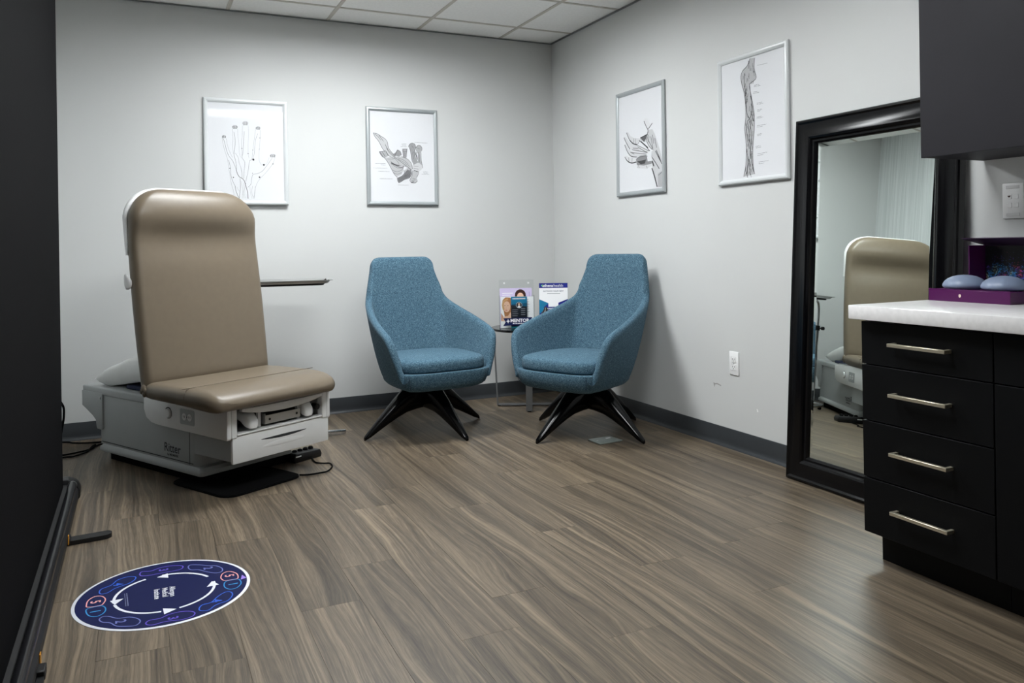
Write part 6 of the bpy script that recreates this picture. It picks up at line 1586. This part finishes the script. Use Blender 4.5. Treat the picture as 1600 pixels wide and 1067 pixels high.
# ------------------------------------------------------------------ black pull-up backdrop on the left
t = tag(empty('pull_up_backdrop', (-3.075, -1.24, 0)), 'tall black pull-up backdrop screen along the left edge', 'backdrop')
bm = newbm(); rbox(bm, -.0008, .0008, -2.03, -.085, .075, 2.30); obj('screen_cloth', bm, BACKDROP, t)
bm = newbm(); rbox(bm, -.006, .010, -2.035, -.080, 2.285, 2.31, .003, 1); obj('top_rail', bm, MBLACK, t)
bm = newbm(); loft(bm, [[(x, y, z) for x, z in [(-.045, .012), (.048, .012), (.056, .022), (.056, .050), (.046, .066), (.012, .078), (-.03, .078), (-.045, .066)]] for y in (-2.06, -.045)]); case = obj('base_case', bm, MBLACK, t, smooth=25)
bm = newbm(); tube(bm, [(.034, -2.05, .078), (.034, -.062, .078)], .017, 16); obj('roll_bar', bm, mat('satin_black_tube', (26, 26, 29), .25), t)
bm = newbm(); lathe(bm, [(0, 0), (.0176, 0), (.0176, .004), (0, .004)], 20); rg = obj('bar_collar', bm, STEEL, t); rg.location = (.034, -.062, .078); rg.rotation_euler = (math.pi / 2, 0, 0)
for y0, y1 in ((-.045, .03), (-2.135, -2.06)):
    bm = newbm(); prism(bm, [(-.048, .006), (.052, .006), (.062, .018), (.062, .05), (.050, .078), (.016, .098), (-.03, .098), (-.048, .08)], 'y', y0, y1, .006); obj('end_cap', bm, mat('satin_black_cap', (18, 18, 20), .28), t)
for y, folded in ((-.60, False), (-1.625, True)):
    bm = newbm()
    if folded: loft(bm, [[(.064 + b * .30, y - .085 + a, z) for a, b in rrect(.082, .027, .024, 5)] for z in (.001, .014, .0165)])
    else: loft(bm, [[(.115 + a, y + .012 + b + .10 * (a + .02), z) for a, b in rrect(.082, .027, .024, 5)] for z in (.001, .014, .0165)])
    ft = obj('foot', bm, MBLACK, t)
    bm = newbm(); rbox(bm, .044, .062 + .012 * folded, y - .022, y + .026, .004, .030, .003, 1); obj('hinge', bm, MBLACK, ft)
    bm = newbm(); rbox(bm, .0565, .0590, y - .05 + .085 * folded, y - .030 + .085 * folded, .014, .046); obj('amber_tab', bm, ORANGE, ft)
bm = newbm(); tube(bm, [(-.012, -1.05, .07), (-.012, -1.05, 2.29)], .009, 10); obj('rear_pole', bm, DKSTEEL, t)

# cables on the floor behind the backdrop
for pts, lab in ((CABLE_A, 'thin black cable on the floor nearest the back wall'), (CABLE_B, 'black power cable curving from the exam chair base'), (CABLE_C, 'black cable lying in front of the others by the exam chair')):
    bm = newbm(); tube(bm, catmull(pts, 6), .0045, 8); tag(obj('cable', bm, RUBBER), lab, 'cable', 'cables on the floor behind the exam chair')
bm = newbm(); tube(bm, catmull([(-3.20, -.32, .006), (-3.172, -.30, .03), (-3.155, -.295, .12), (-3.143, -.295, .20), (-3.150, -.298, .26), (-3.20, -.30, .31), (-3.30, -.30, .26), (-3.35, -.2, .15), (-3.36, -.12, .11)], 6), .006, 8); tag(obj('cable', bm, RUBBER), 'black cable looping up beside the backdrop edge', 'cable', 'cables on the floor behind the exam chair')

# ------------------------------------------------------------------ round floor mat
MC = Vector((-2.717, -2.449, 0))
t = tag(empty('floor_mat', MC), 'round navy floor mat with white rim and numbered footprints', 'mat')
bm = newbm(); lathe(bm, [(0, .0004), (.2556, .0004), (.2560, .0010), (.2545, .0018), (0, .0018)], 96); obj('mat_disc', bm, mat('mat_white', (226, 228, 236), .4), t)
p = Print((0, 0, .0018), (1, 0, 0), (0, 1, 0), step=.000012, start=.0001)
mn = mat('mat_navy', (8, 19, 68), .5, spec=.2, var=.05, scale=40)
p.disc(0, 0, .2465, .2465, mn, 96)
mw = mat('mat_ink_white', (226, 228, 236), .4)
col = {'2': mat('mat_slate', (104, 112, 176), .4), '3': mat('mat_violet', (92, 74, 190), .4), '4': mat('mat_blue', (34, 92, 206), .4), '5': mat('mat_pink', (232, 160, 158), .4), '1': mat('mat_cyan', (30, 132, 196), .4)}
mm = lambda k: [(x - MC.x, y - MC.y) for x, y in MAT_MARKS[k]]
R_ = .1443
for a0, a1 in ((-168, -96), (-76, 6), (26, 92), (112, 186)):
    pts = [(R_ * math.cos(math.radians(a0 + (a1 - a0) * i / 20)) + .003, R_ * math.sin(math.radians(a0 + (a1 - a0) * i / 20)) - .005) for i in range(21)]
    p.stroke(pts, .0085, mw, smooth=1)
for k in ('arrowA', 'arrowB', 'arrowC', 'arrowD'): p.poly(mm(k), mw)
for k in ('f2a', 'f3a', 'f4a', 'c5a', 'c1a', 'c5b', 'c1b', 'f2b', 'f3b', 'f4b'): p.stroke(mm(k), .0036, col[k[1]], closed=True)
for d, q in zip('2345152' if False else ['2', '3', '4', '5', '1', '5', '1', '2', '3', '4'], mm('digits')): p.text(d, q[0], q[1], .040, col[d], rot=-math.pi / 2, bold=.0008)
p.poly(mm('tri'), mat('mat_lilac', (150, 120, 214), .4))
tx = mm('text')
for s, i in (('Allergan', 0), ('Medical', 2), ('Institute', 4)): p.text(s, tx[i][0] + .001, tx[0][1], .0235, mw, rot=-math.pi / 2, align='LEFT', bold=.0003)
ty = mm('tiny')
for i in range(12): p.stroke([(ty[0][0] + .0012 * i / 3, ty[0][1] - i * .0085), (ty[0][0] + .0012 * i / 3, ty[0][1] - i * .0085 - .006)], .003, mat('mat_grey', (120, 126, 160), .4), smooth=1)
for i in range(12): p.stroke([(ty[0][0] - .006 + .0004 * i, ty[0][1] - i * .0085), (ty[0][0] - .006 + .0004 * i, ty[0][1] - i * .0085 - .0065)], .0018, mat('mat_grey', (120, 126, 160), .4), smooth=1)
p.done('printed_face', t)

# grey cover plate lying under the right-hand chair
t = tag(empty('floor_plate', (-.492, -1.462, 0), math.radians(4)), 'grey rectangular plate on the floor under the right-hand blue chair', 'plate')
bm = newbm(); rbox(bm, -.074, .074, -.058, .058, .0003, .008, .003, 2); obj('plate', bm, FLOORPLATE, t)
bm = newbm(); rbox(bm, .018, .048, .012, .026, .008, .0095, .001, 1); obj('latch', bm, WPLATE, t)
bm = newbm(); cyl(bm, (-.05, 0, .008), (-.05, 0, .009), .005, 12); obj('screw', bm, STEEL, t)
bm = newbm(); cyl(bm, (.06, -.03, .008), (.06, -.03, .009), .005, 12); obj('screw', bm, STEEL, t)

# ------------------------------------------------------------------ purple presentation box and gel samples on the counter
CZ = .852
t = tag(empty('presentation_box', (0, 0, CZ)), 'open purple presentation box with a coral print inside the lid', 'box')
bm = newbm(); rbox(bm, -.257, -.106, -3.549, -3.257, 0, .040, .0012, 1); rbox(bm, -.257, -.254, -3.549, -3.257, .040, .0425); tr = obj('tray', bm, PURPLE, t)
bm = newbm(); p2 = Print((-.257, -3.375, .021), (0, -1, 0), (0, 0, 1), start=.0002); p2.disc(0, 0, .0045, .006, mat('foil_cream', (226, 210, 190), .3)); p2.stroke([(-.002, -.004), (-.003, .001), (0, .005)], .0012, PURPLE); p2.done('emblem', tr); bm.free()
LY0, LY1 = -3.615, -3.300
bm = newbm(); rbox(bm, -.102, -.012, LY1 - .003, LY1, 0, .190); obj('lid_side', bm, PURPLE, t)
bm = newbm(); rbox(bm, -.102, -.012, LY0, LY0 + .003, 0, .190); obj('lid_side', bm, PURPLE, t)
bm = newbm(); rbox(bm, -.015, -.010, LY0, LY1, 0, .190); lb = obj('lid_back', bm, PURPLED, t)
bm = newbm(); rbox(bm, -.0162, -.0152, LY0 + .006, LY1 - .006, .003, .187); obj('coral_picture', bm, MATS['coral'], lb)
bm = newbm(); prism(bm, [(-.012, .190), (-.012, .193), (-.132, .2165), (-.132, .2135)], 'y', LY0 - .004, LY1 + .006); obj('lid_flap', bm, PURPLED, t)
for (x, y), lab in (((-.178, -3.338), 'pale blue silicone gel dome on the purple box, nearer the mirror'), ((-.178, -3.478), 'pale blue silicone gel dome on the purple box, nearer the frame edge')):
    bm = newbm(); rings = []
    lathe(bm, [(0, .0005), (.050, .0005), (.064, .004), (.0690, .010), (.0685, .017), (.063, .027), (.053, .036), (.038, .0435), (.022, .0475), (.008, .049), (0, .0492)], 48)
    o = tag(obj('gel_dome', bm, GEL, smooth=70), lab, 'gel dome', 'silicone gel samples in the purple box'); o.location = (x, y, CZ + .040)
